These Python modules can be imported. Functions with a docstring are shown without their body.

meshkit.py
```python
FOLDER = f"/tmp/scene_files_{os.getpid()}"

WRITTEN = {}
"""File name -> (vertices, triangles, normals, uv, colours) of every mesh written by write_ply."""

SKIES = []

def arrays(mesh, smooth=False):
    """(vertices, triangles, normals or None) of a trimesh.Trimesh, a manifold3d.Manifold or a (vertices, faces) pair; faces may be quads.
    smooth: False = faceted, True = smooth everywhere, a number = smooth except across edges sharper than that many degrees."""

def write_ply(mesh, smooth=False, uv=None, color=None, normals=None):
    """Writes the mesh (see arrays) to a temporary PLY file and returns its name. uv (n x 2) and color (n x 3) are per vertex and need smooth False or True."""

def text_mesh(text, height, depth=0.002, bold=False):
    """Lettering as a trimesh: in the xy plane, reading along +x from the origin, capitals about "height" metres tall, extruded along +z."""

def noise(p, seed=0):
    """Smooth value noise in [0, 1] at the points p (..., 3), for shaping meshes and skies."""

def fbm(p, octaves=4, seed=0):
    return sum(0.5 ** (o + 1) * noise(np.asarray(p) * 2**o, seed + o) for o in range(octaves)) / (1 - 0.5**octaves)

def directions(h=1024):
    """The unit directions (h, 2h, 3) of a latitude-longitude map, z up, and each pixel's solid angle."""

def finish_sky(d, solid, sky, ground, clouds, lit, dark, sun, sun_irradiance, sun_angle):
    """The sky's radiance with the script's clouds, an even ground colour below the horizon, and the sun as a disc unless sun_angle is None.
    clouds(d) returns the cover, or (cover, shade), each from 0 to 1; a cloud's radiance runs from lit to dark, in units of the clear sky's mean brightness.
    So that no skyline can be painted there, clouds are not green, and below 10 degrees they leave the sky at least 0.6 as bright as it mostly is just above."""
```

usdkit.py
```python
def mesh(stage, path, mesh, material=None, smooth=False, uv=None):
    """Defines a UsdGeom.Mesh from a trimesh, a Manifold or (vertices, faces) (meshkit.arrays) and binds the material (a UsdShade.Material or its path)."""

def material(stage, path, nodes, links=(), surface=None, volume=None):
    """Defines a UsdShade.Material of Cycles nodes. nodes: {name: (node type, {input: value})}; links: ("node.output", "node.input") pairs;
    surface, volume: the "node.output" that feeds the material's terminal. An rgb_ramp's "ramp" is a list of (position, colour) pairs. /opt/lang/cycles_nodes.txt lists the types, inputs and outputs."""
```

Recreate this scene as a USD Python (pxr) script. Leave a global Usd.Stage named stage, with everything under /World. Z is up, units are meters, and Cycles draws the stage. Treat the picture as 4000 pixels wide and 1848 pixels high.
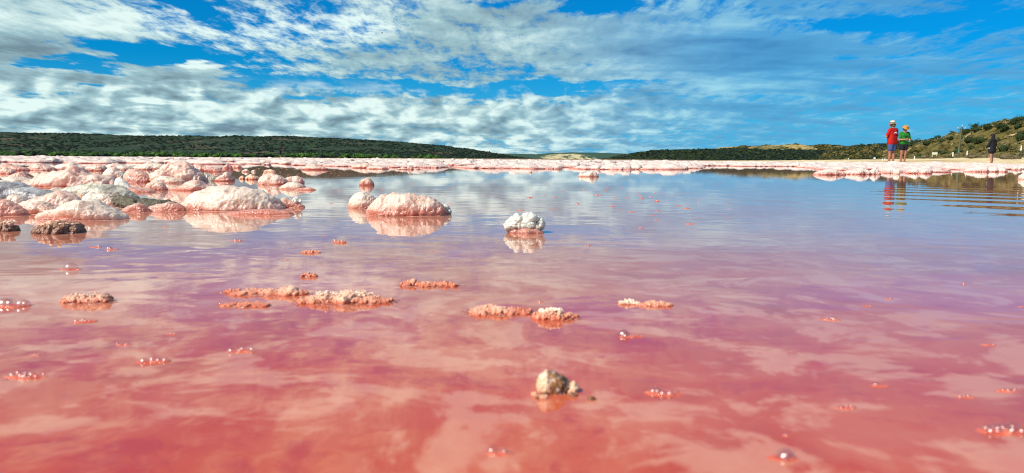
import math, random
import numpy as np, trimesh, manifold3d, usdkit, meshkit
from pxr import Usd, UsdGeom, UsdLux, UsdShade, Sdf, Gf, Vt

stage = Usd.Stage.CreateInMemory()
UsdGeom.SetStageUpAxis(stage, 'Z'); UsdGeom.SetStageMetersPerUnit(stage, 1.0)
UsdGeom.Xform.Define(stage, '/World'); UsdGeom.Scope.Define(stage, '/World/Looks')

# ------------------------------------------------------------------ camera, sky, sun, exposure
CAM_H, F_PX = 0.15, 2965.0                      # eye height above the lake; focal length in pixels of the 4000 px photo
PITCH, ROLL = math.atan((924 - 623) / F_PX), math.atan(0.0073)
EXPOSURE = 0.55
SUN_DIR = np.array([-0.62, -0.46, 0.72]); SUN_DIR /= np.linalg.norm(SUN_DIR)      # towards the sun
SUN_I, SKY_S = 1.25, 0.07
fwd = np.array([0, math.cos(PITCH), -math.sin(PITCH)]); up0 = np.array([0, math.sin(PITCH), math.cos(PITCH)]); right0 = np.array([1.0, 0, 0])
RIGHT = right0 * math.cos(ROLL) + up0 * math.sin(ROLL); UP = up0 * math.cos(ROLL) - right0 * math.sin(ROLL)
EYE = np.array([0, 0, CAM_H])
cam = UsdGeom.Camera.Define(stage, '/World/camera')
M4 = np.eye(4); M4[0, :3] = RIGHT; M4[1, :3] = UP; M4[2, :3] = -fwd; M4[3, :3] = EYE
cam.AddTransformOp().Set(Gf.Matrix4d(*M4.ravel().tolist()))
FL = 6.0
cam.CreateFocalLengthAttr(FL); cam.CreateHorizontalApertureAttr(4000 / F_PX * FL); cam.CreateVerticalApertureAttr(1848 / F_PX * FL)
cam.CreateClippingRangeAttr(Gf.Vec2f(0.02, 40000)); cam.CreateFStopAttr(2.6); cam.CreateFocusDistanceAttr(3.5); cam.CreateExposureAttr(EXPOSURE)


def ray(px, py):
    d = fwd + RIGHT * (px - 2000) / F_PX - UP * (py - 924) / F_PX
    return d


def at(px, py, z=0.0):                          # pixel of the photo -> point on the level z
    d = ray(px, py); return EYE + d * ((z - CAM_H) / d[2])


def at_y(px, py, Y):                            # pixel of the photo -> point at the distance Y
    d = ray(px, py); return EYE + d * (Y / d[1])


class Graph:                                    # tiny writer of Cycles node graphs
    def __init__(s): s.nodes, s.links, s.k = {}, [], 0

    def __call__(s, kind, **inp):
        s.k += 1; name = f'n{s.k}'; vals = {}
        for a, b in inp.items():
            if isinstance(b, tuple) and len(b) == 2 and isinstance(b[0], str) and b[0] in s.nodes: s.links.append((b[0] + '.' + b[1], name + '.' + a))
            else: vals[a] = b
        s.nodes[name] = (kind, vals); return name

    def m(s, op, a, b=0.0, c=0.0, clamp=False):
        k = dict(math_type=op, value1=a, value2=b, value3=c)
        if clamp: k['use_clamp'] = True
        return (s('math', **k), 'value')

    def v(s, op, a, b=(0, 0, 0)): return (s('vector_math', math_type=op, vector1=a, vector2=b), 'vector')
    def dot(s, a, b): return (s('vector_math', math_type='dot_product', vector1=a, vector2=b), 'value')
    def xyz(s, a): q = s('separate_xyz', vector=a); return (q, 'x'), (q, 'y'), (q, 'z')
    def vec(s, x, y, z): return (s('combine_xyz', x=x, y=y, z=z), 'vector')
    def noise(s, p, scale, detail=3, rough=0.5, dist=0.0): return (s('noise_texture', vector=p, scale=scale, detail=detail, roughness=rough, distortion=dist), 'fac')
    def noisec(s, p, scale, detail=2): return (s('noise_texture', vector=p, scale=scale, detail=detail), 'color')
    def step(s, x, lo, hi, a=0.0, b=1.0): return (s('map_range', range_type='smoothstep', value=x, from_min=lo, from_max=hi, to_min=a, to_max=b), 'result')
    def lin(s, x, lo, hi, a=0.0, b=1.0): return (s('map_range', range_type='linear', value=x, from_min=lo, from_max=hi, to_min=a, to_max=b, clamp=True), 'result')
    def mix(s, f, a, b, mode='mix'): return (s('mix_color', blend_type=mode, fac=f, a=a, b=b), 'result')
    def pos(s): return (s('geometry'), 'position')
    def ramp(s, f, stops): return (s('rgb_ramp', fac=f, ramp=stops), 'color')
    def make(s, name, out, volume=False):
        return usdkit.material(stage, '/World/Looks/' + name, s.nodes, s.links, **({'volume': out} if volume else {'surface': out}))


def sky_xy(px, py):                             # pixel -> (azimuth, elevation tangent)
    d = ray(px, py); return math.atan2(d[0], d[1]), d[2] / math.hypot(d[0], d[1])


def sky_material():
    g = Graph()
    d = (g('texture_coordinate'), 'generated')
    x, y, z = g.xyz(d)
    st = g('sky_texture', sky_type='single_scattering', sun_disc=False, sun_elevation=float(math.asin(SUN_DIR[2])), sun_rotation=float(math.atan2(SUN_DIR[0], SUN_DIR[1])),
           altitude=0.0, air_density=1.0, aerosol_density=0.6, ozone_density=2.0)
    az = g.m('arctan2', x, y)
    hyp = (g('vector_math', math_type='length', vector1=g.vec(x, y, 0.0)), 'value')
    el = g.m('divide', z, g.m('maximum', hyp, 0.02))
    n2 = lambda p, sc, det, ro=0.55, di=0.0: (g('noise_texture', dimensions='2D', vector=p, scale=sc, detail=det, roughness=ro, distortion=di), 'fac')
    # cloud-sheet coordinates (a flat layer seen in perspective), drawn along the wind
    inv = g.m('divide', 1.0, g.m('add', g.m('maximum', z, 0.0), 0.075))
    px, py = g.m('multiply', x, inv), g.m('multiply', y, inv)
    P = g.vec(px, py, 0.0)
    warp = n2(P, 1.5, 3)
    WARP_A, WARP_E = 0.16, 0.045
    azn = g.m('multiply_add', g.m('multiply_add', warp, WARP_A, g.m('subtract', az, WARP_A / 2)), 1 / 1.6, 0.5)
    eln = g.m('multiply_add', warp, WARP_E / 0.26, g.m('multiply_add', el, 1 / 0.26, (0.012 - WARP_E / 2) / 0.26))

    def blobs(lst, terms=5):                    # weather map over azimuth and elevation: soft patches (x, y, half widths, strength, tilt), kept as a few 1-D tables
        T = np.linspace(-0.8, 0.8, 256); E = np.linspace(-0.012, 0.248, 256); TT, EE = np.meshgrid(T, E, indexing='ij'); acc = np.zeros((256, 256))
        for (bx, by, sx, sy, amp, *rot) in lst:
            a0, e0 = sky_xy(bx, by); r = math.radians(rot[0]) if rot else 0.0
            u, w = (TT - a0) * F_PX, (EE - e0) * F_PX
            u, w = u * math.cos(r) + w * math.sin(r), w * math.cos(r) - u * math.sin(r)
            acc += amp * 0.5 ** ((u / sx) ** 2 + (w / sy) ** 2)
        acc *= (np.clip((0.8 - np.abs(TT)) / 0.12, 0, 1) * np.clip((0.248 - EE) / 0.03, 0, 1))
        U, S, V = np.linalg.svd(acc); out = 0.0
        for k in range(terms):
            q = slice(3 * k, 3 * k + 3); w = np.sqrt(S[q])
            ra = (g('rgb_ramp', fac=azn, ramp=[tuple(c) for c in U[:, q] * w]), 'color'); rb = (g('rgb_ramp', fac=eln, ramp=[tuple(c) for c in V[q].T * w]), 'color')
            out = g.dot(ra, rb) if k == 0 else g.m('add', out, g.dot(ra, rb))
        return out
    cover_b = blobs([(470, 215, 320, 40, -.62), (640, 228, 110, 36, -.1), (735, 10, 120, 22, -.55), (1180, 325, 300, 16, -.35), (230, 352, 110, 10, -.5), (1950, 350, 380, 26, -.50), (2150, 352, 140, 30, -.25),
                     (2330, 4, 150, 20, -.5), (1940, 4, 80, 14, -.4), (3950, 75, 240, 50, -.55), (3380, 90, 240, 26, -.35), (3850, 440, 560, 80, -.22), (2740, 512, 80, 10, -.5), (3300, 560, 700, 40, -.18),
                     (100, 60, 330, 90, .35), (40, 210, 120, 45, .6), (200, 300, 420, 35, .5), (400, 440, 900, 60, .4), (775, 262, 65, 22, .75), (2500, 150, 520, 110, .35), (2250, 470, 700, 60, .25), (2750, 310, 320, 60, .3)])
    shade_b = blobs([(35, 210, 120, 34, .55), (130, 285, 330, 14, .35), (1420, 212, 150, 22, .6), (1540, 160, 130, 30, .5), (1690, 105, 130, 36, .45), (2380, 60, 420, 40, .45), (2680, 195, 300, 22, .75), (2900, 260, 300, 20, .55),
                     (2100, 288, 300, 22, .5), (2500, 380, 260, 16, .5), (540, 325, 190, 15, .5), (230, 430, 260, 22, .35), (650, 500, 600, 16, .5), (1500, 480, 300, 20, .2), (3500, 190, 500, 40, .25),
                     (100, 40, 260, 45, -.5), (760, 75, 200, 36, -.6), (1230, 115, 330, 65, -.6), (1480, 110, 180, 50, -.35), (2020, 128, 210, 36, -.5), (2760, 305, 300, 55, -.4), (775, 253, 50, 16, -1.0), (620, 390, 70, 16, -.9), (760, 390, 130, 13, -.6), (25, 395, 90, 26, -.8), (1330, 410, 110, 20, -.5)])
    Pb = g.vec(px, g.m('multiply', py, 0.75), 0.0)
    big = n2(Pb, 0.95, 6, 0.62, 0.25)
    fine = n2(g.vec(px, g.m('multiply', py, 0.45), 0.0), 7.0, 4, 0.68, 0.15)
    Pst = g.vec(g.m('multiply_add', py, -0.16, g.m('multiply', px, 0.36)), py, 0.0)
    streak = n2(Pst, 1.9, 5, 0.58, 0.3)
    # low banks of cumulus
    le = g.m('logarithm', g.m('add', g.m('maximum', el, 0.0), 0.030), 2.718)
    Lc = g.vec(g.m('multiply', az, 25.0), g.m('multiply', le, 4.6), 0.0)
    puff = n2(Lc, 1.0, 6, 0.55, 0.2)
    right = g.step(az, -0.06, 0.34)
    lowband = g.m('multiply', g.step(g.m('multiply_add', warp, 0.03, el), 0.118, 0.088), g.step(az, 0.34, 0.02, 0.25, 1.0))
    base = g.m('add', g.m('add', g.m('multiply', big, g.m('multiply_add', right, -0.35, 0.52)), g.m('multiply', fine, 0.62)), g.m('multiply', streak, g.m('multiply_add', right, 0.45, 0.18)))
    cov0 = g.m('subtract', g.m('multiply_add', cover_b, 0.62, base), g.step(el, 0.30, 1.6, 0.0, 0.13))
    cov_hi = g.step(cov0, 0.53, 0.76)
    cov_lo = g.m('multiply', g.step(g.m('multiply_add', cover_b, 0.22, g.m('multiply_add', fine, 0.25, g.m('subtract', puff, 0.125))), 0.38, 0.54), lowband)
    cover = g.m('maximum', cov_hi, cov_lo)
    cover = g.m('multiply', cover, g.m('multiply_add', right, -0.22, 0.97))
    # light and dark in the clouds; cumulus are bright on top and grey below
    soft = n2(Lc, 1.0, 2, 0.5, 0.2)
    soft_up = n2(g.v('add', Lc, (-0.25, 0.45, 0.0)), 1.0, 2, 0.5, 0.2)
    big_up = n2(g.v('add', Pb, (-0.12, -0.25, 0.0)), 0.95, 3, 0.5, 0.25)
    sh = g.m('multiply_add', g.m('subtract', big_up, 0.5), 1.0, g.m('multiply', g.m('subtract', big, 0.5), -0.5))
    sh = g.m('multiply_add', g.m('subtract', fine, 0.5), g.m('multiply_add', right, 0.5, -0.9), sh)
    sh = g.m('multiply_add', g.m('subtract', streak, 0.5), g.m('multiply_add', right, 1.5, -0.3), sh)
    shl = g.m('multiply_add', g.m('subtract', soft_up, soft), 0.85, g.m('multiply_add', g.m('subtract', puff, 0.5), -1.7, g.m('multiply', g.m('subtract', fine, 0.5), -0.3)))
    sh = g.m('add', g.m('multiply', sh, g.m('multiply_add', lowband, -0.8, 1.0)), g.m('multiply', shl, lowband))
    sh = g.m('multiply_add', shade_b, 0.62, g.m('add', sh, g.m('multiply_add', right, 0.03, g.m('multiply_add', lowband, -0.10, 0.46))))
    k = 2.0 ** -EXPOSURE / SKY_S
    bright = g.mix(right, (0.80 * k, 0.98 * k, 0.94 * k), (0.40 * k, 0.76 * k, 0.84 * k))
    midc = g.mix(right, (0.36 * k, 0.56 * k, 0.61 * k), (0.13 * k, 0.41 * k, 0.68 * k))
    dark = g.mix(right, (0.18 * k, 0.28 * k, 0.34 * k), (0.08 * k, 0.26 * k, 0.50 * k))
    cl = g.mix(g.lin(sh, 0.02, 0.48), bright, midc); cl = g.mix(g.lin(sh, 0.48, 1.0), cl, dark)
    clear = g.mix(1.0, (st, 'color'), (0.006, 0.60, 1.12), 'multiply')
    clear = g.mix(g.step(el, 0.13, 0.0, 0.0, 0.7), clear, (0.12 * k, 0.47 * k, 0.82 * k))
    clear = g.mix(g.step(el, 0.22, 0.85, 0.0, 1.0), clear, g.mix(1.0, (st, 'color'), (0.90, 0.88, 0.92), 'multiply'))      # paler, less drenched blue higher up
    col = g.mix(cover, clear, cl)
    b = g('background_shader', color=col, strength=SKY_S)
    return g.make('sky', b + '.background')


dome = UsdLux.DomeLight.Define(stage, '/World/sky')
UsdShade.MaterialBindingAPI.Apply(dome.GetPrim()).Bind(sky_material())
sun = UsdLux.DistantLight.Define(stage, '/World/sun')
sun.CreateNormalizeAttr(True); sun.CreateIntensityAttr(SUN_I); sun.CreateAngleAttr(0.5); sun.CreateColorAttr(Gf.Vec3f(1.0, 0.95, 0.86))
zax = SUN_DIR; xax = np.cross([0, 0, 1], zax); xax /= np.linalg.norm(xax); yax = np.cross(zax, xax)
S4 = np.eye(4); S4[0, :3] = xax; S4[1, :3] = yax; S4[2, :3] = zax
sun.AddTransformOp().Set(Gf.Matrix4d(*S4.ravel().tolist()))

# ------------------------------------------------------------------ helpers for things and parts
used = {}


def numbered(parent, name):
    k = used.get((parent, name), -1) + 1; used[(parent, name)] = k
    return f'{parent}/{name}' if k == 0 else f'{parent}/{name}_{k:03d}'


def tag(p, label=None, cat=None, group=None, kind=None):
    p = p.GetPrim() if hasattr(p, 'GetPrim') else p
    for k, v in (('label', label), ('category', cat), ('group', group), ('kind', kind)):
        if v: p.SetCustomDataByKey(k, v)
    return p


def thing(name, label, cat, loc=(0, 0, 0), rz=0.0, group=None, scale=None, kind=None):
    x = UsdGeom.Xform.Define(stage, numbered('/World', name))
    place(x, loc, rz, scale)
    return tag(x, label, cat, group, kind)


def place(x, loc, rz=0.0, scale=None):
    x.AddTranslateOp().Set(Gf.Vec3d(*map(float, loc))); x.AddRotateZOp().Set(math.degrees(rz))
    if scale is not None: x.AddScaleOp().Set(Gf.Vec3f(*map(float, np.broadcast_to(scale, 3))))


def obj(name, mesh, mat, parent=None, smooth=40, label=None):
    base = '/World' if parent is None else str(parent.GetPath())
    m = usdkit.mesh(stage, numbered(base, name), mesh, mat, smooth=smooth)
    return tag(m, label)


def copy_of(first, name, loc, rz, label, cat, group=None, scale=None):
    x = UsdGeom.Xform.Define(stage, numbered('/World', name)); place(x, loc, rz, scale)
    p = x.GetPrim(); p.GetReferences().AddInternalReference(first.GetPath()); p.SetInstanceable(True)
    return tag(p, label, cat, group)


def instancer(path, protos, pts, idx, scales, rots, mat=None):   # protos: list of (mesh, material)
    pi = UsdGeom.PointInstancer.Define(stage, path)
    for k, (me, ma) in enumerate(protos):
        usdkit.mesh(stage, f'{path}/protos/form_{k}', me, ma, smooth=50); pi.GetPrototypesRel().AddTarget(f'{path}/protos/form_{k}')
    pi.CreatePositionsAttr(Vt.Vec3fArray.FromNumpy(np.asarray(pts, np.float32)))
    pi.CreateProtoIndicesAttr(Vt.IntArray.FromNumpy(np.asarray(idx, np.int32)))
    pi.CreateScalesAttr(Vt.Vec3fArray.FromNumpy(np.asarray(scales, np.float32)))
    pi.CreateOrientationsAttr([Gf.Quath(math.cos(r / 2), 0, 0, math.sin(r / 2)) for r in rots])
    return pi


fbm, vnoise = meshkit.fbm, meshkit.noise
def sstep(x): x = np.clip(x, 0, 1); return x * x * (3 - 2 * x)


def grid_mesh(xs, ys, zf):
    X, Y = np.meshgrid(xs, ys); Z = zf(X, Y)
    v = np.stack([X, Y, Z], -1).reshape(-1, 3); n = len(xs)
    i = (np.arange(len(ys) - 1)[:, None] * n + np.arange(n - 1)).ravel()
    return v, np.stack([i, i + 1, i + n + 1, i + n], 1)


# ------------------------------------------------------------------ water
def water_material():
    g = Graph(); p = g.pos(); x, y, z = g.xyz(p)
    dist = (g('vector_math', math_type='length', vector1=p), 'value')
    # murky brine: coral, with paler and redder drifts
    w = g.v('add', p, g.v('multiply', g.v('subtract', g.noisec(p, 2.5, 2), (0.5, 0.5, 0.5)), (0.25, 0.25, 0)))
    n1 = g.noise(w, 3.2, 4, 0.55, 0.6); n2 = g.noise(g.v('add', w, (3, 5, 0)), 11.0, 3, 0.5, 0.8)
    t = g.m('add', g.m('multiply', n1, 0.7), g.m('multiply', n2, 0.3))
    col = g.ramp(t, [(0.30, (0.30, 0.029, 0.013)), (0.46, (0.40, 0.059, 0.025)), (0.58, (0.45, 0.104, 0.050)), (0.72, (0.49, 0.175, 0.100))])
    cloud_mottle = g.noise(g.v('add', w, (8, 1, 0)), 13.0, 5, 0.6, 0.5)
    cloud_mottle2 = g.noise(g.v('multiply', w, (1.0, 0.8, 1.0)), 38.0, 4, 0.6, 0.4)
    cloud_mottle = g.m('multiply_add', g.m('subtract', cloud_mottle2, 0.5), 0.35, cloud_mottle)
    col = g.mix(g.m('multiply', g.step(cloud_mottle, 0.49, 0.60), 0.66), col, (0.53, 0.22, 0.14))  # pale patches paint rippled cloud reflections into the water colour
    col = g.mix(g.m('multiply', g.step(cloud_mottle, 0.43, 0.34), 0.6), col, (0.33, 0.030, 0.026))  # darker coral between the painted reflections
    cloud_pale = g.m('multiply', g.lin(y, 0.55, 1.7), g.m('multiply_add', g.noise(p, 0.9, 3, 0.5), 0.8, 0.25))      # colour paled farther out, painting in the stronger cloud reflection
    col = g.mix(g.m('minimum', cloud_pale, 0.8), col, (0.39, 0.205, 0.135))
    # ripples, heights in metres
    far = g.lin(dist, 0.9, 4.0, 1.0, 0.20)
    calm = g.m('multiply_add', g.noise(p, 0.5, 2, 0.5), 1.4, 0.1)
    yst = g.v('multiply', p, (0.55, 1.0, 1.0))
    r1 = g.m('multiply', g.noise(yst, 2.2, 2, 0.5, 0.3), 0.0021)
    r2 = g.m('multiply', g.noise(yst, 9.0, 2, 0.55, 0.6), 0.00115)
    r3 = g.m('multiply', g.m('multiply', g.noise(p, 30.0, 2, 0.5, 0.4), 0.00016), g.lin(dist, 0.8, 2.5, 1.0, 0.0))
    # rings of wavelets spreading from the waders at the right
    rc = g.v('subtract', p, (19.0, 24.0, 0))
    ring = (g('wave_texture', wave_type='rings', rings_direction='z', profile='sine', vector=rc, scale=0.80, distortion=1.0, detail=2.0, detail_scale=0.6), 'fac')
    rd = (g('vector_math', math_type='length', vector1=g.v('subtract', p, (2.4, 2.9, 0))), 'value')
    rmask = g.lin(rd, 0.4, 1.9, 1.0, 0.0)
    r4 = g.m('multiply', g.m('multiply', ring, 0.0016), rmask)
    h = g.m('add', g.m('multiply', g.m('add', g.m('add', r1, r2), r3), g.m('multiply', far, calm)), r4)
    bmp = (g('bump', height=h, distance=1.0, strength=1.0), 'normal')
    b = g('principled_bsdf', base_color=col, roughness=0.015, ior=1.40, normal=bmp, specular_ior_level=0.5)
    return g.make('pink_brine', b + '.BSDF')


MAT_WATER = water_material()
ang = np.linspace(0, 2 * np.pi, 97)[:-1]; rad = np.concatenate([[0.02], np.geomspace(0.1, 7000, 60)])
wv = np.array([[r * math.cos(a), r * math.sin(a), 0] for r in rad for a in ang]); na = len(ang)
wf = [[i * na + j, i * na + (j + 1) % na, (i + 1) * na + (j + 1) % na, (i + 1) * na + j] for i in range(len(rad) - 1) for j in range(na)]
wf = np.array(wf)[:, ::-1]
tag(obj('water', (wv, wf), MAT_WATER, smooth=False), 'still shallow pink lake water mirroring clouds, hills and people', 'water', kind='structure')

# ------------------------------------------------------------------ land
def hill_material(name, c_dark, c_mid, c_bare, scale, bare_at, z_lo, z_hi, bump=1.0, green=None):
    g = Graph(); p = g.pos(); x, y, z = g.xyz(p)
    pz = g.v('multiply', p, (1.0, 0.6, 2.2))
    n = g.noise(pz, scale, 6, 0.65); n2 = g.noise(g.v('add', pz, (31, 7, 0)), scale * 0.16, 4, 0.55, 0.6)
    vo = (g('voronoi_texture', vector=pz, scale=scale * 1.3, feature='f1'), 'distance')
    c = g.mix(g.step(n, 0.35, 0.65), c_dark, c_mid)
    c = g.mix(g.m('multiply', g.step(g.m('add', n2, g.m('multiply', g.m('subtract', n, 0.5), 0.5)), bare_at, bare_at + 0.07), g.step(vo, 0.25, 0.5)), c, c_bare)
    if green: c = g.mix(g.m('multiply', g.step(n2, 0.45, 0.3), g.step(n, 0.4, 0.6)), c, green)
    b = g('principled_bsdf', base_color=c, roughness=0.95, specular_ior_level=0.1, normal=(g('bump', height=n, distance=4.0 / scale * 0.05 * bump, strength=1.0), 'normal'))
    return g.make(name, b + '.BSDF')


def silhouette(pts, Y):                         # photo skyline -> (X, height) at the distance Y
    q = np.array([at_y(a, b, Y) for a, b in pts]); return q[:, 0], q[:, 2]


# far flat shore
g_ = Graph(); pp = g_.pos(); nn = g_.noise(pp, 0.02, 5, 0.6)
bb = g_('principled_bsdf', base_color=g_.ramp(nn, [(0.35, (0.16, 0.10, 0.05)), (0.6, (0.27, 0.18, 0.10))]), roughness=0.95, specular_ior_level=0.1)
MAT_SHORE = g_.make('far_shore_earth', bb + '.BSDF')
def shore_z(X, Y): return -0.8 + 1.7 * sstep((Y - 480 - 0.10 * np.abs(X + 100)) / 260) + 0.25 * (fbm(np.stack([X / 60, Y / 60, 0 * X], -1), 3, 4) - 0.5)
tag(obj('ground_far', grid_mesh(np.linspace(-2600, 1200, 120), np.geomspace(470, 9000, 70), shore_z), MAT_SHORE, smooth=True), 'low brown shore flat between the salt and the hills', 'ground', kind='structure')

# left range
YL = 2200.0
lx, lz = silhouette([(-900, 512), (-400, 514), (0, 520), (330, 527), (555, 534), (720, 537), (940, 537), (1165, 538), (1390, 547), (1577, 560), (1744, 574), (1860, 588), (1930, 600), (2000, 614), (2080, 624), (2200, 629)], YL)
def left_z(X, Y):
    H = np.interp(X, lx, lz) + 1.5
    P = np.stack([X / 260, Y / 260, 0 * X], -1)
    gul = 1 - 0.42 * np.abs(2 * fbm(P * [1.3, .25, 1], 4, 11) - 1) * np.sin(np.pi * np.clip((Y - 1250) / 950, 0, 1))
    s = np.clip((Y - 1250) / 900, 0, 1)
    prof = 0.30 * sstep(s / 0.35) + 0.70 * sstep((s - 0.25) / 0.72)
    back = 1 - 0.15 * sstep((Y - 2250) / 700)
    return -2 + (H + 2) * prof * gul * back + 2.2 * (fbm(np.stack([X / 30, Y / 30, 0 * X], -1), 3, 5) - 0.5) * s
MAT_LEFT = hill_material('dark_scrub_slope', (0.012, 0.025, 0.017), (0.028, 0.046, 0.024), (0.090, 0.062, 0.040), 0.060, 0.58, 0, 60, 1.0, (0.024, 0.050, 0.014))
tag(obj('hill_left', grid_mesh(np.linspace(-2700, 330, 420), np.linspace(1250, 2900, 110), left_z), MAT_LEFT, smooth=True), 'long flat-topped dark scrub hill across the lake', 'hill', kind='structure')

# far plateau in the gap, with a pale sand clearing
YF = 5200.0
fx, fz = silhouette([(1500, 610), (1780, 602), (1920, 599), (2020, 601), (2093, 603), (2153, 598), (2240, 595), (2330, 596), (2470, 601), (2650, 606), (2900, 612)], YF)
def far_z(X, Y):
    H = np.interp(X, fx, fz); s = np.clip((Y - 4000) / 1300, 0, 1)
    return -3 + (H + 3) * (0.55 * sstep(s / 0.5) + 0.45 * sstep((s - 0.4) / 0.55)) + 6 * (fbm(np.stack([X / 160, Y / 160, 0 * X], -1), 4, 8) - 0.5) * s
gf = Graph(); p = gf.pos(); x, y, z = gf.xyz(p)
n = gf.noise(p, 0.018, 6, 0.65); sx0 = at_y(2225, 618, 4300)
q = gf.v('multiply', gf.v('subtract', p, (float(sx0[0]), 4400.0, 0.0)), (1 / 150, 1 / 520, 0))
sand = gf.m('multiply', gf.step(gf.dot(q, q), 1.3, 0.6), gf.step(gf.noise(gf.v('multiply', p, (1, .25, 1)), 0.022, 5, 0.7), 0.44, 0.52))
c = gf.mix(sand, gf.ramp(n, [(0.35, (0.020, 0.045, 0.035)), (0.65, (0.045, 0.085, 0.055))]), (0.44, 0.37, 0.21))
MAT_FAR = gf.make('far_plateau_scrub', gf('principled_bsdf', base_color=c, roughness=0.95, specular_ior_level=0.1) + '.BSDF')
tag(obj('hill_far', grid_mesh(np.linspace(-1100, 2600, 260), np.linspace(4000, 6200, 60), far_z), MAT_FAR, smooth=True), 'distant blue-green plateau with a pale sand clearing', 'hill', kind='structure')

# headland with cloud shadow put into its dark colours, pale dunes behind its crest
YD = 1150.0
dx, dz = silhouette([(2300, 632), (2370, 626), (2420, 618), (2500, 601), (2553, 593), (2662, 591), (2782, 588), (2870, 584), (2960, 590), (3100, 591), (3300, 591), (3450, 588), (3650, 582), (3800, 575)], YD)
def dune_front_z(X, Y):
    H = np.interp(X, dx, dz) + 0.6; s = np.clip((Y - 860) / 290, 0, 1)
    return -1 + (H + 1) * sstep(s) ** 0.8 + 2.6 * (fbm(np.stack([X / 22, Y / 22, 0 * X], -1), 4, 9) - 0.5) * s
MAT_HEAD_SHADOWED = hill_material('headland_scrub', (0.006, 0.012, 0.005), (0.022, 0.032, 0.010), (0.10, 0.085, 0.035), 0.11, 0.62, 0, 30, 0.8)
tag(obj('hill_headland', grid_mesh(np.linspace(90, 900, 300), np.linspace(860, 1320, 70), dune_front_z), MAT_HEAD_SHADOWED, smooth=True), 'low scrub headland beyond the far water, coloured dark for cloud shadow', 'hill', kind='structure')
YC = 1500.0
cx, cz = silhouette([(2780, 600), (2850, 588), (2875, 581), (2930, 571), (2990, 572), (3050, 568), (3120, 565), (3170, 571), (3240, 568), (3300, 577), (3380, 575), (3450, 573), (3600, 570), (3800, 566)], YC)
def dune_back_z(X, Y):
    H = np.interp(X, cx, cz); s = np.clip((Y - 1330) / 170, 0, 1)
    rid = 1 - np.abs(2 * fbm(np.stack([X / 42, Y / 70, 0 * X], -1), 4, 21) - 1)
    return -1 + (H + 1) * sstep(s) + (5.5 * (rid - 0.75)) * s
MAT_DUNE = hill_material('pale_dune_scrub', (0.035, 0.048, 0.014), (0.09, 0.085, 0.028), (0.30, 0.22, 0.085), 0.10, 0.40, 0, 30, 1.2)
tag(obj('hill_dunes', grid_mesh(np.linspace(330, 1150, 300), np.linspace(1330, 1720, 70), dune_back_z), MAT_DUNE, smooth=True), 'sunlit sand dunes dotted with scrub behind the headland', 'hill', kind='structure')

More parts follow.
